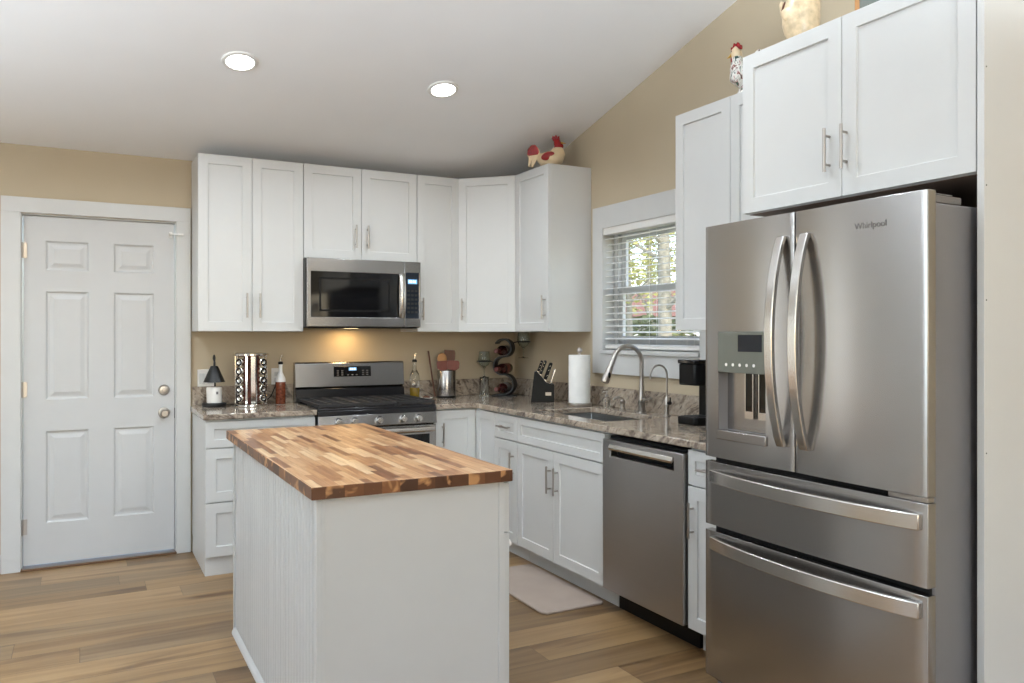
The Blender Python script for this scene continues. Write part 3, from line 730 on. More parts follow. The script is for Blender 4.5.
# ------------------------------------------------------------------ island
isl = thing('kitchen_island', 'white kitchen island with grooved side panels in the foreground', 'island', (-1.988, -2.285, 0))
x0, x1, y0, y1 = -.300, .312, -.752, .735; ZI = .8755
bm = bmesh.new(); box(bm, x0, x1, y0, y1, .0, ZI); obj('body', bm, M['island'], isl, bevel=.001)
poly = []; sp = .0405; n = int((y1-y0-.05)/sp); ya = y0+.024; pitch = (y1-.024-ya)/n
for k in range(n):
    yk = ya+k*pitch; poly += [(-.3065, yk+.004), (-.3065, yk+pitch-.013), (-.3040, yk+pitch-.011), (-.3060, yk+pitch-.007), (-.3065, yk+pitch-.004), (-.3008, yk+pitch)]
poly = [(x0, ya)]+poly[:-1]+[(x0, y1-.024)]
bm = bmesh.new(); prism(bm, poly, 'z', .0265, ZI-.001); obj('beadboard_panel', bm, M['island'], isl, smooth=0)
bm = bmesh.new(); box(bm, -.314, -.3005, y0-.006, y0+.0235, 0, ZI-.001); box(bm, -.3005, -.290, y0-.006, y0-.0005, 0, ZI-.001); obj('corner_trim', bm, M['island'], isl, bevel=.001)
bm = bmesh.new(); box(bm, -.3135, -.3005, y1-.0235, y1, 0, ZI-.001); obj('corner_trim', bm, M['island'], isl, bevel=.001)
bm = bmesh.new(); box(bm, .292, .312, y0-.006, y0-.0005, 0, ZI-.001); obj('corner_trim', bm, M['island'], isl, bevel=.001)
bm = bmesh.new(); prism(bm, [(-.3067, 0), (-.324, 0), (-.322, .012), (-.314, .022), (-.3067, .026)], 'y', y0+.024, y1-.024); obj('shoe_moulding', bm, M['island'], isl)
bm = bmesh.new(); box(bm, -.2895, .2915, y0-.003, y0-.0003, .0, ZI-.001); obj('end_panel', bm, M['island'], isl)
for k in range(3):
    ya = y0+.004+k*.494; rr = bpy.data.objects
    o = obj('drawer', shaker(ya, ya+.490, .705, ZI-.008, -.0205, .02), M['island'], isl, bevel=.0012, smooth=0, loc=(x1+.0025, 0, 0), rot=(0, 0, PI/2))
    b = bmesh.new(); lathe(b, [(0, -.045), (.011, -.044), (.013, -.036), (.006, -.030), (.006, -.020), (0, -.020)], (ya+.245, 0, .78), 16, 'y'); obj('knob', b, M['white_plastic'], o)
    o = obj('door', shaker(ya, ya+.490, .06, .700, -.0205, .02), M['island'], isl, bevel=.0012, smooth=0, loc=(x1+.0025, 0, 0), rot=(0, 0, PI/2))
    b = bmesh.new(); lathe(b, [(0, -.045), (.011, -.044), (.013, -.036), (.006, -.030), (.006, -.020), (0, -.020)], (ya+.04, 0, .655), 16, 'y'); obj('knob', b, M['white_plastic'], o)
bm = bmesh.new(); fs = box(bm, -2.320, -1.654, -3.060, -1.4745, .876, .914)
for i in range(4): fs[i].material_index = 1
o = tag(obj('butcher_block_top', bm, None, None, bevel=.002, smooth=0, mats=[M['butcher'], M['endgrain']]), 'striped acacia butcher block top lying on the white island', 'countertop')


# ------------------------------------------------------------------ things on the countertops
Z = CT+.0006
# switch plate and outlet on the back wall
sw = thing('light_switch', 'white double light switch plate on the tan wall behind the black lamp', 'light switch', (-2.222, 0, 1.083))
bm = bmesh.new(); box(bm, -.052, .052, -.006, -.0003, -.058, .058); obj('plate', bm, M['white_plastic'], sw, bevel=.003)
for sx in (-.024, .024): bm = bmesh.new(); box(bm, sx-.016, sx+.016, -.009, -.0055, -.033, .033); obj('rocker', bm, M['trim'], sw, bevel=.002)
ou = thing('wall_outlet', 'white wall outlet behind the brown patterned bottle', 'outlet', (-1.782, 0, 1.083))
bm = bmesh.new(); box(bm, -.036, .036, -.006, -.0003, -.058, .058); obj('plate', bm, M['white_plastic'], ou, bevel=.003)
for sz in (-.02, .02): bm = bmesh.new(); box(bm, -.017, .017, -.0085, -.0055, sz-.014, sz+.014); obj('socket', bm, M['trim'], ou, bevel=.003)

# candle warmer lamp with its candle
lp = thing('candle_lamp', 'small black cone-shade lamp bending over a white candle on the left countertop', 'lamp', (-2.190, -.125, Z))
bm = bmesh.new(); lathe(bm, [(0, 0), (.070, 0), (.072, .004), (.072, .018), (.069, .022), (0, .022)], n=36); obj('base', bm, M['blackmetal'], lp)
bm = bmesh.new(); pts = [(.012, .055, .02), (.012, .055, .20), (.010, .054, .27)]+[(.003, .027+.027*math.cos(a), .285+.032*math.sin(a)) for a in [PI*k/8 for k in range(1, 8)]]+[(0, 0, .27), (0, 0, .245)]
tube(bm, pts, .0055, 10); obj('arm', bm, M['blackmetal'], lp)
bm = bmesh.new(); lathe(bm, [(.016, .252), (.020, .252), (.024, .246), (.064, .152), (.061, .152), (.020, .244), (.016, .247), (.016, .252)], n=36); obj('lamp_shade', bm, M['blackmetal'], lp)
bm = bmesh.new(); lathe(bm, [(0, .155), (.016, .158), (.020, .178), (.012, .2), (.012, .25), (0, .25)], n=20); obj('bulb', bm, M['blackmetal'], lp)
cd = thing('candle', 'white candle jar standing on the base of the black lamp', 'candle', (-2.190, -.125, Z+.0225))
bm = bmesh.new(); lathe(bm, [(0, 0), (.042, 0), (.045, .003), (.046, .096), (.043, .098), (.041, .096), (.041, .086), (0, .086)], n=36); obj('jar', bm, M['candle'], cd)
bm = bmesh.new(); cyl(bm, (0, 0, .084), (0, 0, .098), .001, n=6); obj('wick', bm, M['gap'], cd)
bm = bmesh.new()
b2 = [(.0464*math.sin(a), -.0464*math.cos(a)) for a in [.10+.05*k for k in range(7)]]
for (p, q) in zip(b2, b2[1:]): bm.faces.new([bm.verts.new((p[0], p[1], .055)), bm.verts.new((q[0], q[1], .055)), bm.verts.new((q[0], q[1], .072)), bm.verts.new((p[0], p[1], .072))])
obj('sticker', bm, M['fridge_grey'], cd)
bm = bmesh.new(); tube(bm, [(-2.118, -.13, .922), (-2.10, -.11, .919), (-2.06, -.075, .918), (-2.0, -.06, .918), (-1.92, -.06, .919), (-1.87, -.065, .93), (-1.83, -.05, .96), (-1.80, -.032, 1.02), (-1.788, -.016, 1.065)], .0035, 8)
tag(obj('power_cord', bm, M['black'], None), 'black power cord running behind the spice rack up to the outlet', 'cord')

# spice carousel
FA = math.atan2(-5.196, -.925)                                   # the direction the carousel turns towards the room
sr = thing('spice_rack', 'shiny chrome spice carousel tower on the left countertop', 'spice rack', (-1.978, -.185, Z))
bm = bmesh.new(); lathe(bm, [(0, 0), (.100, 0), (.104, .004), (.104, .014), (.092, .022), (0, .022)], n=40); obj('base', bm, M['chrome'], sr)
bm = bmesh.new(); lathe(bm, [(0, .312), (.100, .312), (.107, .317), (.107, .326), (.100, .332), (.05, .334), (0, .334)], n=40); obj('cap', bm, M['chrome'], sr)
bm = bmesh.new(); lathe(bm, [(0, .0225), (.046, .0225), (.046, .3115), (0, .3115)], n=24); obj('core', bm, M['spice'], sr)
cols = [FA-.66, FA+.66, FA+1.95, FA-1.95]
for k, a in enumerate([FA, FA+1.3, FA+PI, FA-1.3]):
    for da, wd in ((.12, .013), (-.30, .006), (.33, .004)):
        u = Vector((math.cos(a+da), math.sin(a+da), 0)); v = Vector((-u.y, u.x, 0)); bm = bmesh.new()
        pr4 = [u*.090-v*wd, u*.090+v*wd, u*.096+v*wd, u*.096-v*wd]
        prism(bm, [(p.x, p.y) for p in pr4], 'z', .0225, .3115); obj('upright', bm, M['chrome'], sr)
rows = ['top', 'second', 'middle', 'fourth', 'bottom']
proto = None
for ci, a in enumerate(cols[:2]):
    for ri in range(5):
        z = Z+.276-ri*.0555
        lab = '%s round spice jar in the %s-hand row of the chrome carousel' % (rows[ri], ('left', 'right')[ci])
        p = (-1.978+.049*math.cos(a), -.185+.049*math.sin(a), z)
        if proto is None:
            proto = thing('spice_jar', lab, 'spice jar', p, a, group='spice jars in the carousel')
            bm = bmesh.new(); lathe(bm, [(0, 0), (.019, 0), (.021, .003), (.021, .048), (.018, .052), (0, .052)], n=24, axis='x'); obj('jar', bm, M['spice'], proto)
            bm = bmesh.new(); lathe(bm, [(.018, .0525), (.0235, .0525), (.0245, .056), (.0245, .066), (.021, .070), (.017, .0685), (.013, .070), (.009, .068), (0, .068)], n=28, axis='x'); ldj = obj('lid', bm, M['chrome'], proto)
            bm = bmesh.new(); lathe(bm, [(.0135, .0712), (.0215, .0702), (.0215, .0690), (.0135, .0700)], n=24, axis='x'); obj('lid_ring', bm, M['black'], ldj)
        else:
            c = copy_tree(proto); c.location = p; c.rotation_euler = (0, 0, a); c['label'] = lab

# bottles
def bottle(name, label, cat, loc, body, r, h, mb, liquid=None, label_m=None, pour=True, neckm=None):
    b = thing(name, label, cat, loc)
    bm = bmesh.new(); lathe(bm, [(0, 0), (r*.93, 0), (r, .004), (r, h*.60), (r*.93, h*.66), (r*.62, h*.74), (r*.40, h*.80), (r*.36, h*.98), (r*.45, h*.985), (r*.45, h), (0, h)], n=28); bo = obj('glass_body', bm, mb, b)
    if liquid: bm = bmesh.new(); lathe(bm, [(0, .004), (r*.86, .004), (r*.90, .008), (r*.90, h*.30), (0, h*.30)], n=24); obj('oil', bm, liquid, b)
    if label_m: bm = bmesh.new(); lathe(bm, [(r*.95, h*.004), (r*1.012, h*.015), (r*1.012, h*.56), (r*1.005, h*.565)], n=28); obj('wrapper', bm, label_m, b)
    if pour:
        bm = bmesh.new(); lathe(bm, [(0, h+.0005), (r*.5, h+.0005), (r*.48, h+.016), (r*.2, h+.02), (0, h+.02)], n=18); st = obj('stopper', bm, M['black'], b)
        bm = bmesh.new(); tube(bm, [(0, 0, h+.018), (.001, 0, h+.035), (.004, -.002, h+.05), (.010, -.004, h+.062)], [.0045, .004, .0035, .003], 10); obj('pour_spout', bm, M['steel_bar'], st)
    return b
bottle('vinegar_bottle', 'brown patterned bottle with a grey neck and pourer beside the range', 'bottle', (-1.790, -.15, Z), .30, .031, .255, M['white_plastic'], label_m=M['rust'])
b = bottle('oil_bottle', 'tall clear bottle of yellow oil with pourer right of the range', 'bottle', (-.862, -.125, Z), .3, .034, .255, M['glass'], liquid=M['olive'])
sd = thing('spoon_rest', 'small round brown and white dish at the foot of the oil bottle', 'dish', (-.815, -.225, Z))
bm = bmesh.new(); lathe(bm, [(0, 0), (.028, 0), (.044, .009), (.046, .013), (.043, .013), (.028, .005), (0, .004)], n=28); obj('dish', bm, M['white_plastic'], sd)
bm = bmesh.new(); ellipsoid(bm, (0, 0, .014), (.028, .022, .010)); obj('glazed_middle', bm, M['wood_dark'], sd)

# utensil crock
ck = thing('utensil_crock', 'brushed steel utensil crock full of wooden spoons', 'crock', (-.632, -.15, Z))
bm = bmesh.new(); R0 = .066; lathe(bm, [(0, .0), (R0-.002, 0), (R0, .004), (R0, .190), (R0-.002, .193), (R0-.005, .190), (R0-.005, .008), (0, .008)], n=40); obj('body', bm, M['steel'], ck)
bm = bmesh.new(); lathe(bm, [(R0+.0002, .0), (R0+.003, .0), (R0+.003, .012), (R0+.0002, .014)], n=40); obj('foot_ring', bm, M['black'], ck)
def utensil(name, label, base, tip, head, m, flat=(1, .22, 1)):
    b = Vector(base); t_ = Vector(tip); d = (t_-b); L_ = d.length
    bm = bmesh.new(); tube(bm, [(0, 0, 0), (0, 0, L_*.5), (0, 0, L_)], [.0055, .006, .006], 10)
    zz = d.normalized(); xx = Vector((.3, .95, 0)).cross(zz).normalized(); yy = zz.cross(xx); q = Matrix((xx, yy, zz)).transposed().to_quaternion()   # broad side to the room
    hw, hh, kind = head
    h = bmesh.new()
    if kind == 'spoon': ellipsoid(h, (0, 0, hh*.85), (hw, hw*.26, hh)); h.transform(Matrix.Translation((0, 0, L_-.02)))
    elif kind == 'paddle': prism(h, [(-hw*.5, 0), (-hw, hh*.5), (-hw, 2*hh), (hw*.8, 2*hh), (hw, hh*1.6), (hw, hh*.5), (hw*.5, 0)], 'y', -.004, .004); h.transform(Matrix.Translation((0, 0, L_-.01)))
    if kind: join(bm, h)
    o = obj(name, bm, m, None); o.location = b; o.rotation_mode = 'QUATERNION'; o.rotation_quaternion = q
    return tag(o, label, 'utensil', 'wooden utensils by the crock')
cx_, cy_ = -.632, -.15
utensil('wooden_spoon', 'light wooden spoon with a round head in the steel crock', (cx_-.02, cy_+.01, Z+.012), (cx_-.022, cy_+.022, Z+.262), (.034, .040, 'spoon'), M['wood_light'])
utensil('wooden_spatula', 'wide brown wooden spatula, tallest in the steel crock', (cx_+.018, cy_+.026, Z+.012), (cx_+.036, cy_+.030, Z+.256), (.040, .045, 'paddle'), M['wood_dark'])
utensil('wooden_turner', 'broad red-brown wooden turner at the front left of the crock', (cx_-.012, cy_-.012, Z+.012), (cx_-.028, cy_-.014, Z+.204), (.044, .034, 'paddle'), M['wood_red'])
utensil('wooden_turner', 'broad red-brown wooden turner at the front right of the crock', (cx_+.018, cy_-.042, Z+.012), (cx_+.032, cy_-.046, Z+.206), (.042, .034, 'paddle'), M['wood_red'])
o = utensil('wooden_stick', 'thin long wooden stick leaning beside the steel crock', (cx_-.078, cy_+.02, Z+.006), (cx_-.100, cy_+.090, Z+.33), (0, 0, None), M['wood_dark'])

# wine rack with bottles and glasses
WR = (-.205, -.215); wz = math.radians(-45)
wr = thing('wine_rack', 'curled black metal wine rack in the counter corner', 'wine rack', (WR[0], WR[1], Z), wz)
def ribbon(pts, w, th):
    bm = bmesh.new(); prev = None; n = len(pts)
    for i, (x, z) in enumerate(pts):
        a = Vector(pts[max(i-1, 0)]); b = Vector(pts[min(i+1, n-1)]); d = (b-a).normalized(); nn = Vector((-d.y, d.x))*th/2
        ring = [bm.verts.new((x+nn.x, -w, z+nn.y)), bm.verts.new((x+nn.x, w, z+nn.y)), bm.verts.new((x-nn.x, w, z-nn.y)), bm.verts.new((x-nn.x, -w, z-nn.y))]
        if prev:
            for k in range(4): bm.faces.new([prev[k], prev[(k+1) % 4], ring[(k+1) % 4], ring[k]])
        else: bm.faces.new(ring)
        prev = ring
    bm.faces.new(list(reversed(prev))); return bm
arc = lambda cx, cz, r, a0, a1, n=16: [(cx+r*math.cos(math.radians(a0+(a1-a0)*k/n)), cz+r*math.sin(math.radians(a0+(a1-a0)*k/n))) for k in range(n+1)]
path = arc(.005, .350, .064, 150, -95)+arc(.0, .2215, .0645, 90, 270)[1:-1]+arc(.012, .0855, .0715, 90, -90, 18)+[(-.03, .0125)]
obj('frame', ribbon(path, .045, .011), M['blackmetal'], wr, bevel=.001)
bm = bmesh.new(); prism(bm, [(-.075, -.06), (.085, -.06), (.085, .06), (-.075, .06)], 'z', 0, .008); obj('base', bm, M['blackmetal'], wr, bevel=.002)
for sx, zz, x0_ in ((-1, .252, -.070), (1, .395, .064)):
    bm = bmesh.new(); cxr = .150*sx
    tube(bm, [(cxr+.049*math.cos(a), .049*math.sin(a), zz) for a in [2*PI*k/24 for k in range(24)]], .004, 8, closed=True)
    tube(bm, [(x0_, 0, zz-.02 if sx < 0 else zz-.03), (x0_+.012*sx, 0, zz-.006), (.102*sx, 0, zz)], .004, 8)
    obj('glass_holder', bm, M['blackmetal'], wr)
def on_rack(x, y, z):
    c, s_ = math.cos(wz), math.sin(wz); return (WR[0]+c*x-s_*y, WR[1]+s_*x+c*y, Z+z)
for k, (bx, bz, lab) in enumerate(((.003, .331, 'dark wine bottle lying in the top loop of the black rack'), (.004, .201, 'dark red wine bottle lying in the middle loop of the black rack'), (.004, .060, 'dark wine bottle lying in the bottom loop of the black rack'))):
    wb = thing('wine_bottle', lab, 'wine bottle', on_rack(bx, .10, bz), wz, group='wine bottles in the rack')
    wb.rotation_euler = (0, 0, wz)
    bm = bmesh.new(); lathe(bm, [(0, 0), (.033, 0), (.0365, -.004), (.0365, -.165), (.030, -.190), (.0155, -.212), (.0145, -.285), (0, -.285)], n=28, axis='y'); obj('glass_body', bm, M['wine'], wb)
    bm = bmesh.new(); lathe(bm, [(.0148, -.225), (.0158, -.225), (.0158, -.288), (.012, -.291), (0, -.291)], n=24, axis='y'); obj('capsule', bm, M['capsule'], wb)
    bm = bmesh.new(); lathe(bm, [(.0368, -.06), (.0371, -.06), (.0371, -.14), (.0368, -.14)], n=28, axis='y'); obj('wrapper', bm, M['wood_red' if k == 1 else 'fridge_grey'], wb)
def wineglass(loc, label):
    g = thing('wine_glass', label, 'wine glass', loc, group='wine glasses on the rack')
    bm = bmesh.new(); lathe(bm, [(0, .0765), (.010, .078), (.026, .090), (.0345, .110), (.037, .132), (.035, .158), (.031, .190), (.0298, .190), (.0335, .158), (.0355, .132), (.033, .111), (.025, .092), (.009, .080), (0, .079)], n=32); obj('bowl', bm, M['wineglass'], g)
    bm = bmesh.new(); lathe(bm, [(0, 0), (.032, 0), (.033, .0015), (.012, .004), (.0045, .010), (.0038, .03), (.0042, .065), (.010, .0765), (0, .0768)], n=28); obj('stem', bm, M['wineglass'], g); g.scale = (1.22, 1.22, 1)
wineglass(on_rack(-.150, 0, .1345), 'clear wine glass held at the left side of the wine rack')
wineglass(on_rack(.150, 0, .278), 'clear wine glass held at the right side, high on the wine rack')
tb = thing('glass_tumbler', 'clear upturned tumbler on the counter under the left wine glass', 'tumbler', on_rack(-.150, 0, 0))
bm = bmesh.new(); lathe(bm, [(.034, 0), (.036, 0), (.033, .130), (.031, .1335), (0, .1335), (0, .129), (.030, .128), (.034, 0)], n=32); obj('glass_body', bm, M['glass'], tb)

# knife block, knives
KB = (-.205, -.79); kz = math.radians(-30)
kb = thing('knife_block', 'black slanted knife block with a small silver plate', 'knife block', (KB[0], KB[1], Z), kz)
# side profile in local (x, z); the slots open to the upper right
bm = bmesh.new(); prism(bm, [(-.085, 0), (.070, 0), (.070, .118), (.020, .128), (-.045, .205), (-.062, .200)], 'y', -.048, .048); obj('body', bm, M['black'], kb, bevel=.003)
bm = bmesh.new(); box(bm, .012, .050, -.0495, -.0478, .045, .066); obj('badge', bm, M['nickel'], kb)
def knife(lx, ly, lz, length, steelh, label, lean=.42, r=.009):
    c, s_ = math.cos(kz), math.sin(kz)
    k = thing('steak_knife' if steelh else 'kitchen_knife', label, 'knife', (KB[0]+c*lx-s_*ly, KB[1]+s_*lx+c*ly, Z+lz), group='steak knives in the block' if steelh else 'kitchen knives in the block')
    k.rotation_euler = (Matrix.Rotation(kz, 3, 'Z') @ Matrix.Rotation(lean, 3, 'Y')).to_euler()
    bm = bmesh.new(); prism(bm, [(-r, .0), (r, 0), (r*1.1, length*.5), (r*1.3, length*.9), (r*.9, length), (-r*.8, length), (-r*.9, length*.5)], 'y', -r*.72, r*.72); obj('handle', bm, M['steel_bar'] if steelh else M['black'], k, bevel=.003)
    bm = bmesh.new(); prism(bm, [(-r*.8, -.001), (r*.8, -.001), (r*.8, -.012), (-r*.8, -.012)], 'y', -.0012, .0012); obj('blade', bm, M['steel_bar'], k)
    if not steelh:
        for q in (.25, .55, .8): bm = bmesh.new(); lathe(bm, [(0, -r*.78), (.0024, -r*.78), (.0024, r*.78), (0, r*.78)], (0, 0, length*q), 10, 'y'); obj('rivet', bm, M['steel_bar'], k)
for i, yy in enumerate((-.036, -.018, 0, .018, .036)):
    knife(.047, yy, .126, .098, True, '%s small steel-handled steak knife in the front slot row of the black block' % ('nearest', 'second nearest', 'middle', 'second farthest', 'farthest')[i], .30, .0065)
for (lx, ly, lz, ln, lab) in ((.012, -.022, .148, .120, 'tallest black-handled knife in the knife block, front side'), (.008, .014, .152, .112, 'black-handled knife just behind the tallest one in the block'), (-.020, -.010, .184, .098, 'black-handled knife at the upper left of the knife block'), (-.036, .022, .203, .075, 'short black-handled knife at the rear corner of the block')):
    knife(lx, ly, lz, ln, False, lab, .34)

# paper towel
PT = (-.165, -1.165)
ph = thing('paper_towel_holder', 'steel paper towel holder with a knob on top, left of the sink', 'paper towel holder', (PT[0], PT[1], Z))
bm = bmesh.new(); lathe(bm, [(0, 0), (.076, 0), (.078, .003), (.078, .016), (.074, .020), (0, .020)], n=44); obj('base', bm, M['nickel'], ph)
bm = bmesh.new(); cyl(bm, (0, 0, .0195), (0, 0, .335), .007, n=16); lathe(bm, [(0, .334), (.010, .334), (.017, .341), (.018, .352), (.012, .363), (0, .366)], n=24); obj('rod', bm, M['nickel'], ph)
bm = bmesh.new(); lathe(bm, [(.020, .0205), (.066, .0205), (.068, .0225), (.068, .317), (.066, .319), (.020, .319), (.019, .317), (.019, .0225), (.020, .0205)], n=48)
o = tag(obj('paper_towel_roll', bm, M['paper'], None), 'full white paper towel roll on its steel holder', 'paper towel'); o.location = (PT[0], PT[1], Z)

# faucets
fx, fy = -.088, -1.700
fa = thing('kitchen_faucet', 'tall brushed nickel gooseneck faucet behind the sink', 'faucet', (fx, fy, Z))
bm = bmesh.new(); lathe(bm, [(0, 0), (.030, 0), (.030, .004), (.022, .010), (.020, .05), (.024, .062), (.024, .085), (.017, .12), (.0135, .19), (.0128, .20), (0, .20)], n=28); obj('base', bm, M['nickel'], fa)
dirv = Vector((-1, .06, 0)).normalized(); Rr = .095
pts = [Vector((0, 0, .19)), Vector((0, 0, .25)), Vector((0, 0, .285))]+[dirv*(Rr-Rr*math.cos(a))+Vector((0, 0, .285+Rr*1.02*math.sin(a))) for a in [math.radians(162)*k/18 for k in range(1, 19)]]
bm = bmesh.new(); tube(bm, pts, .0125, 18); obj('spout', bm, M['nickel'], fa)
tip = pts[-1]; dd = (pts[-1]-pts[-2]).normalized(); dd = (dd+dirv*.05).normalized()
bm = bmesh.new(); tube(bm, [tip-dd*.004, tip+dd*.01, tip+dd*.05, tip+dd*.10, tip+dd*.142, tip+dd*.150], [.0135, .0145, .0165, .021, .0235, .0215], 20); sh = obj('spray_head', bm, M['nickel'], fa)
bm = bmesh.new(); ellipsoid(bm, tip+dd*.105+Vector((0, -.019, 0)), (.009, .009, .018)); obj('spray_button', bm, M['black'], sh)
bm = bmesh.new(); tube(bm, [(0, -.018, .072), (0, -.045, .072)], [.017, .017], 18); tube(bm, [(0, -.043, .072), (-.012, -.075, .080), (-.024, -.112, .092)], [.0085, .0065, .0055], 12); obj('lever', bm, M['nickel'], fa)
so = thing('soap_dispenser', 'short nickel soap pump between the faucet and the paper towel', 'soap dispenser', (-.088, -1.515, Z))
bm = bmesh.new(); lathe(bm, [(0, 0), (.020, 0), (.020, .004), (.014, .010), (.013, .034), (.017, .040), (.017, .052), (.010, .060), (0, .062)], n=24); obj('base', bm, M['nickel'], so)
bm = bmesh.new(); tube(bm, [(0, 0, .055), (0, 0, .066), (-.022, .004, .076), (-.052, .008, .072), (-.060, .009, .062)], [.007, .008, .008, .007, .006], 12); obj('spout', bm, M['nickel'], so)
hs = thing('hand_soap_bottle', 'small clear bottle with silver pump beside the paper towel', 'soap bottle', (-.088, -1.352, Z))
bm = bmesh.new(); lathe(bm, [(0, 0), (.021, 0), (.023, .003), (.023, .05), (.017, .062), (.010, .066), (0, .066)], n=24); obj('glass_body', bm, M['glass'], hs)
bm = bmesh.new(); lathe(bm, [(0, .0665), (.011, .0665), (.011, .078), (.004, .082), (.004, .095), (.008, .097), (.008, .103), (0, .104)], n=18); tube(bm, [(0, 0, .100), (-.024, .0, .100), (-.030, .0, .094)], .0035, 8); obj('pump', bm, M['nickel'], hs)
fl = thing('filter_faucet', 'slim small gooseneck filtered-water faucet right of the main faucet', 'faucet', (-.088, -1.925, Z))
bm = bmesh.new(); lathe(bm, [(0, 0), (.021, 0), (.021, .004), (.014, .010), (.013, .055), (.017, .060), (.017, .085), (.011, .095), (.006, .11), (0, .11)], n=24); obj('base', bm, M['nickel'], fl)
d2 = Vector((-1, .05, 0)).normalized(); r2 = .055
pts = [Vector((0, 0, .10)), Vector((0, 0, .22))]+[d2*(r2-r2*math.cos(a))+Vector((0, 0, .225+r2*math.sin(a))) for a in [math.radians(180)*k/16 for k in range(1, 17)]]+[d2*2*r2+Vector((0, 0, .205))]
bm = bmesh.new(); tube(bm, pts, .0055, 12); obj('spout', bm, M['nickel'], fl)
bm = bmesh.new(); tube(bm, [(0, -.010, .074), (0, -.030, .074)], [.010, .010], 14); tube(bm, [(0, -.026, .078), (0, -.03, .105)], [.004, .0035], 8); obj('lever', bm, M['black'], fl)

# coffee maker
cf = thing('coffee_maker', 'slim black single-serve coffee maker at the end of the counter by the refrigerator', 'coffee maker', (-.135, -2.30, Z), R90)
bm = bmesh.new(); prism(bm, [(-.072, -.125), (-.060, -.14), (.060, -.14), (.072, -.125), (.072, .10), (-.072, .10)], 'z', 0, .038); obj('base', bm, M['black'], cf, bevel=.006)
bm = bmesh.new(); prism(bm, [(-.060, -.005), (.060, -.005), (.065, .10), (-.065, .10)], 'z', .038, .20); obj('column', bm, M['black'], cf, bevel=.006)
bm = bmesh.new(); prism(bm, [(-.072, -.115), (-.058, -.135), (.058, -.135), (.072, -.115), (.072, .10), (-.072, .10)], 'z', .195, .302); obj('brew_head', bm, M['black'], cf, bevel=.008)
bm = bmesh.new(); prism(bm, [(-.076, -.120), (-.060, -.141), (.060, -.141), (.076, -.120), (.076, .10), (-.076, .10)], 'z', .302, .322); obj('lid', bm, M['blackgloss'], cf, bevel=.005)
bm = bmesh.new()
for k in range(6): box(bm, -.052, .052, -.125+k*.018, -.117+k*.018, .038, .041)
obj('drip_grid', bm, M['iron'], cf)

# ------------------------------------------------------------------ things on top of the wall cabinets
def loft(bm, pts, rads, n=20, ry=.8):
    tube(bm, pts, rads, n, sx=ry, up=(0, 1, 0))
ZR = ZT+.0006
# red and cream rooster on the cabinet beside the window (local x = towards its head)
ro = thing('rooster_figurine', 'cream and red ceramic rooster on the cabinet left of the window', 'figurine', (-.235, -.885, ZR), math.radians(-30)); ro.scale = (1.34, 1.34, 1.05)
bm = bmesh.new(); loft(bm, [(-.050, 0, .074), (-.040, 0, .072), (-.018, 0, .062), (.015, 0, .058), (.040, 0, .072), (.052, 0, .100), (.054, 0, .125), (.054, 0, .133)], [.006, .028, .050, .060, .055, .042, .030, .020], 24, .9)
obj('body', bm, M['cream'], ro)
bm = bmesh.new(); loft(bm, [(.054, 0, .128), (.053, 0, .145), (.050, 0, .165), (.048, 0, .186), (.047, 0, .194)], [.026, .024, .022, .018, .006], 18, .8); hd = obj('head', bm, M['red'], ro)
bm = bmesh.new(); prism(bm, [(.062, .18), (.060, .206), (.050, .200), (.044, .214), (.036, .202), (.026, .207), (.022, .190), (.032, .172), (.05, .17)], 'y', -.006, .006); obj('comb', bm, M['red'], hd, bevel=.003)
bm = bmesh.new(); cyl(bm, (.060, 0, .165), (.092, 0, .158), .008, .001, 12); obj('beak', bm, M['yellow'], hd)
bm = bmesh.new(); ellipsoid(bm, (.072, 0, .142), (.008, .006, .016)); obj('wattle', bm, M['red'], hd)
for sy in (-1, 1):
    bm = bmesh.new(); ellipsoid(bm, (.060, sy*.0165, .170), (.0035, .002, .0035), 10, 6); obj('eye', bm, M['black'], hd)
    bm = bmesh.new(); ellipsoid(bm, (.004, sy*.050, .068), (.036, .010, .024), rot=Matrix.Rotation(-.55, 3, 'Y')); obj('wing', bm, M['red'], ro)
bm = bmesh.new(); prism(bm, [(-.030, .070), (-.052, .052), (-.068, .012), (-.078, .010), (-.076, .052), (-.082, .016), (-.092, .014), (-.090, .075), (-.098, .085), (-.094, .115), (-.078, .140), (-.055, .144), (-.040, .125), (-.034, .10)], 'y', -.011, .011); tl = obj('tail', bm, M['cream'], ro, bevel=.004)
bm = bmesh.new(); prism(bm, [(-.044, .088), (-.090, .080), (-.098, .092), (-.094, .120), (-.078, .146), (-.058, .150), (-.044, .128), (-.038, .104)], 'y', -.014, .014); obj('tail_feathers', bm, M['red'], tl, bevel=.004)
bm = bmesh.new(); lathe(bm, [(0, 0), (.034, 0), (.036, .004), (.026, .012), (.022, .03), (0, .03)], (.012, 0, 0), 24); obj('stand', bm, M['cream'], ro)

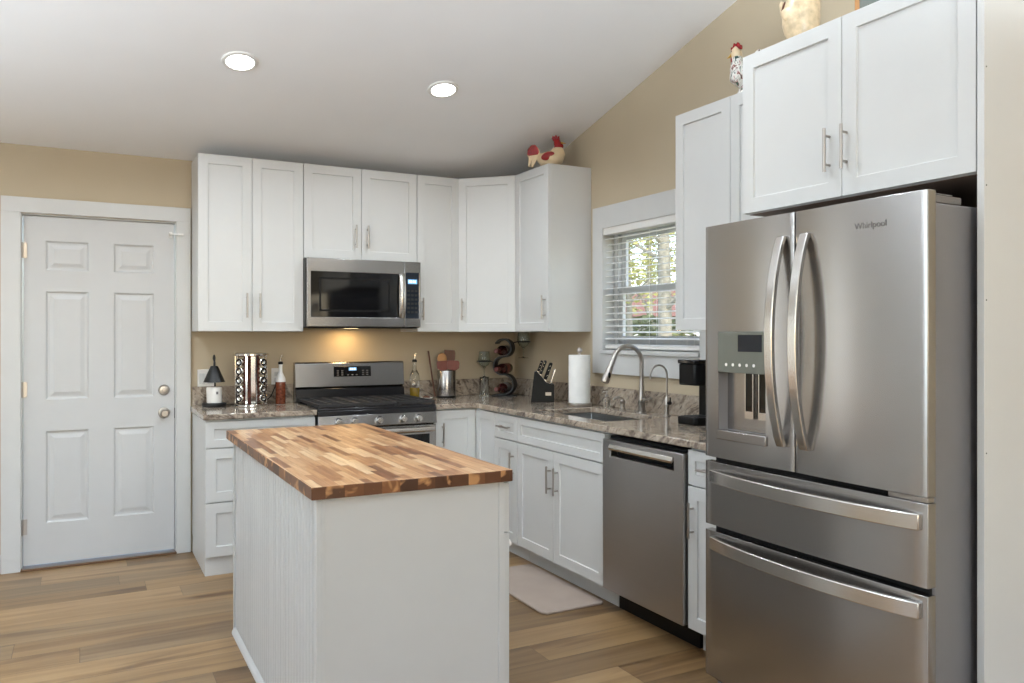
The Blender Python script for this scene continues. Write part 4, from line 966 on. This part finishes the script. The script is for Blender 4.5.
# painted rooster, half hidden behind the refrigerator cabinet
r2_ = thing('rooster_figurine', 'white painted rooster with red comb, half hidden behind the refrigerator cabinet', 'figurine', (-.235, -2.665, ZR), math.radians(95))
bm = bmesh.new(); loft(bm, [(-.072, 0, .150), (-.060, 0, .135), (-.035, 0, .105), (0, 0, .090), (.030, 0, .110), (.042, 0, .150), (.046, 0, .185), (.048, 0, .205)], [.006, .030, .055, .066, .056, .040, .028, .024], 24, .85); obj('body', bm, M['feathers'], r2_)
bm = bmesh.new(); loft(bm, [(.048, 0, .198), (.050, 0, .215), (.052, 0, .236), (.050, 0, .252)], [.026, .027, .024, .008], 18, .85); hd = obj('head', bm, M['cream'], r2_)
bm = bmesh.new(); prism(bm, [(.078, .228), (.080, .256), (.070, .252), (.062, .272), (.052, .258), (.040, .270), (.034, .252), (.022, .252), (.022, .230), (.045, .240), (.065, .240)], 'y', -.009, .009); obj('comb', bm, M['red'], hd, bevel=.004)
bm = bmesh.new(); cyl(bm, (.070, 0, .222), (.108, 0, .212), .011, .001, 14); obj('beak', bm, M['yellow'], hd)
bm = bmesh.new(); ellipsoid(bm, (.076, 0, .196), (.009, .007, .018)); obj('wattle', bm, M['red'], hd)
for sy in (-1, 1):
    bm = bmesh.new(); ellipsoid(bm, (.062, sy*.020, .228), (.004, .003, .004), 10, 6); obj('eye', bm, M['black'], hd)
    bm = bmesh.new(); ellipsoid(bm, (-.008, sy*.054, .100), (.046, .010, .028), rot=Matrix.Rotation(.5, 3, 'Y')); obj('wing', bm, M['feathers'], r2_)
bm = bmesh.new(); prism(bm, [(-.040, .110), (-.075, .10), (-.105, .06), (-.118, .09), (-.112, .15), (-.085, .20), (-.062, .19), (-.050, .15)], 'y', -.012, .012); obj('tail', bm, M['feathers'], r2_, bevel=.004)
bm = bmesh.new(); lathe(bm, [(0, 0), (.046, 0), (.048, .006), (.036, .018), (.028, .045), (0, .045)], n=26); obj('stand', bm, M['feathers'], r2_)

# cream hen on the refrigerator cabinet
hn = thing('hen_figurine', 'large speckled cream hen on top of the refrigerator cabinet', 'figurine', (-.50, -3.235, 2.4476), math.radians(-75))
bm = bmesh.new(); loft(bm, [(0, 0, .012), (-.001, 0, .030), (-.004, 0, .060), (-.007, 0, .095), (-.006, 0, .130), (.002, 0, .165), (.012, 0, .195), (.021, 0, .220), (.027, 0, .245), (.029, 0, .265), (.029, 0, .272)], [.044, .052, .066, .074, .074, .068, .058, .046, .038, .028, .010], 30, .92); obj('body', bm, M['hen'], hn)
bm = bmesh.new(); loft(bm, [(-.050, 0, .125), (-.070, 0, .160), (-.083, 0, .190), (-.088, 0, .202)], [.040, .028, .016, .004], 20, .7); obj('tail', bm, M['hen'], hn)
bm = bmesh.new(); prism(bm, [(.072, .232), (.074, .262), (.06, .254), (.048, .276), (.036, .258), (.020, .268), (.014, .245), (.03, .236)], 'y', -.008, .008); obj('comb', bm, M['red'], hn, bevel=.004)
bm = bmesh.new(); cyl(bm, (.068, 0, .222), (.104, 0, .212), .011, .001, 14); obj('beak', bm, M['yellow'], hn)
bm = bmesh.new(); ellipsoid(bm, (.086, 0, .182), (.012, .010, .022)); obj('wattle', bm, M['red'], hn)
for sy in (-1, 1):
    bm = bmesh.new(); ellipsoid(bm, (.062, sy*.034, .226), (.004, .003, .004), 10, 6); obj('eye', bm, M['black'], hn)
    bm = bmesh.new(); ellipsoid(bm, (-.012, sy*.066, .115), (.042, .009, .030), rot=Matrix.Rotation(.45, 3, 'Y')); wg = obj('wing', bm, M['hen'], hn)
bm = bmesh.new(); ellipsoid(bm, (-.066, -.024, .165), (.006, .006, .024), 10, 6, rot=Matrix.Rotation(.3, 3, 'Y')); obj('tail_slot', bm, M['wood_dark'], hn)
bm = bmesh.new(); lathe(bm, [(0, 0), (.048, 0), (.050, .004), (.046, .012), (.044, .018), (0, .018)], n=28); obj('stand', bm, M['hen'], hn)
# small framed picture leaning on the cabinet top
pf = thing('picture_frame', 'small wood-framed dark picture standing on the refrigerator cabinet beside the hen', 'picture frame', (-.42, -3.50, 2.4476), math.radians(-62))
bm = bmesh.new(); slab(bm, [-.075, -.060, .060, .075], [0, .015, .175, .19], lambda i, j: not (i == 1 and j == 1), -.010, .010, 'y'); obj('frame', bm, M['wood_light'], pf, bevel=.002)
bm = bmesh.new(); box(bm, -.061, .061, -.002, .008, .014, .176); obj('picture', bm, M['panel_grey'], pf)

# ------------------------------------------------------------------ outside the kitchen window
bm = bmesh.new(); slab(bm, [.16, 8, 20, 60], [-14, 6, 30, 70], lambda i, j: True, -.65, -.60, 'z'); o = obj('lawn', bm, M['grass'], None, smooth=0); o['kind'] = 'structure'
bm = bmesh.new(); prism(bm, [(5.5, 3), (9, 6), (16, 22), (10, 22), (4, 8)], 'z', -.599, -.58); o = obj('driveway', bm, M['drive'], None, smooth=0); o['kind'] = 'structure'
def leaves(bm, c, R, n, s):
    for _ in range(n):
        d = Vector((random.gauss(0, 1), random.gauss(0, 1), random.gauss(0, 1))).normalized()*(random.random()**.4)
        p = Vector(c)+Vector((d.x*R[0], d.y*R[1], d.z*R[2])); u = Vector((random.gauss(0, 1), random.gauss(0, 1), random.gauss(0, 1))).normalized(); v, w = frame_of(u); k = s*random.uniform(.6, 1.3)
        bm.faces.new([bm.verts.new(p-v*k), bm.verts.new(p+w*k*.45), bm.verts.new(p+v*k), bm.verts.new(p-w*k*.45)])
def tree(label, x, y, h, r, leafy, m, seed, group='trees outside the window'):
    random.seed(seed); t_ = thing('tree', label, 'tree', (x, y, -.6), group=group)
    bm = bmesh.new(); tube(bm, [(0, 0, -.02), (.02, .01, h*.3), (-.03, .03, h*.65), (.02, 0, h)], [r*1.25, r, r*.75, r*.3], 14); obj('trunk', bm, M['bark'], t_)
    bm = bmesh.new()
    for k in range(16):
        z = h*random.uniform(.28, .98); a = random.uniform(0, 2*PI); L_ = random.uniform(.18, .38)*h*(1.15-z/h*.6); rr = r*.34
        p0 = Vector((0, 0, z)); d = Vector((math.cos(a), math.sin(a), .5)); pts = [p0, p0+d*L_*.5+Vector((0, 0, .05)), p0+d*L_+Vector((random.uniform(-.2, .2), random.uniform(-.2, .2), .3))]
        tube(bm, pts, [rr, rr*.6, rr*.2], 7)
        for q in range(3):
            b0 = pts[1].lerp(pts[2], q/3); d2 = Vector((random.uniform(-1, 1), random.uniform(-1, 1), random.uniform(.1, .8))); tube(bm, [b0, b0+d2*L_*.3], [rr*.35, rr*.12], 5)
    obj('branches', bm, M['bark'], t_)
    if leafy:
        bm = bmesh.new()
        for k in range(9):
            a = random.uniform(0, 2*PI); rad = random.uniform(0, .26)*h
            leaves(bm, (rad*math.cos(a), rad*math.sin(a), h*random.uniform(.42, 1.05)), (h*.15, h*.15, h*.12), leafy, .10)
        obj('foliage', bm, m, t_, smooth=0)
tree('big tree with a thick grey trunk seen through the kitchen window', 7.7, 7.75, 8.5, .14, 260, M['leaf'], 3)
tree('thin bare-branched tree left of the big trunk beyond the window', 9.5, 11.4, 7.0, .08, 220, M['leaf'], 5)
tree('slim tree with olive leaves far behind the big trunk', 17, 20.2, 9.0, .13, 420, M['leaf'], 8)
tree('distant olive tree right of the big trunk beyond the window', 20, 13.5, 8.0, .14, 420, M['leaf'], 11)
def bush(label, x, y, R, m, seed, n=1500):
    random.seed(seed); bm = bmesh.new(); leaves(bm, (0, 0, R[2]*.95), R, n, .11); o = tag(obj('bush', bm, m, None, smooth=0), label, 'bush', 'bushes outside the window'); o.location = (x, y, -.6)
bush('dark green hedge bush beyond the driveway outside the window', 12.5, 14.6, (2.0, 1.6, 1.35), M['leaf_dark'], 21, 3200)
bush('dry yellow-olive bush right of the big tree trunk outside', 9.2, 8.1, (1.2, 1.0, .75), M['leaf'], 22)
hs_ = thing('house', 'far grey house with a brick-red roof beyond the trees', 'house', (24, 30.5, -.6), math.radians(-40))
bm = bmesh.new(); box(bm, -5, 5, -3, 3, 0, 2.9); obj('walls', bm, M['roof'], hs_)
bm = bmesh.new(); prism(bm, [(-3.5, 2.9), (3.5, 2.9), (0, 4.6)], 'x', -5.4, 5.4); obj('roof', bm, M['brick'], hs_)
for wx in (-3.2, 0, 3.2): bm = bmesh.new(); box(bm, wx-.5, wx+.5, -3.04, -2.99, 1.0, 2.2); obj('window', bm, M['trim'], hs_)
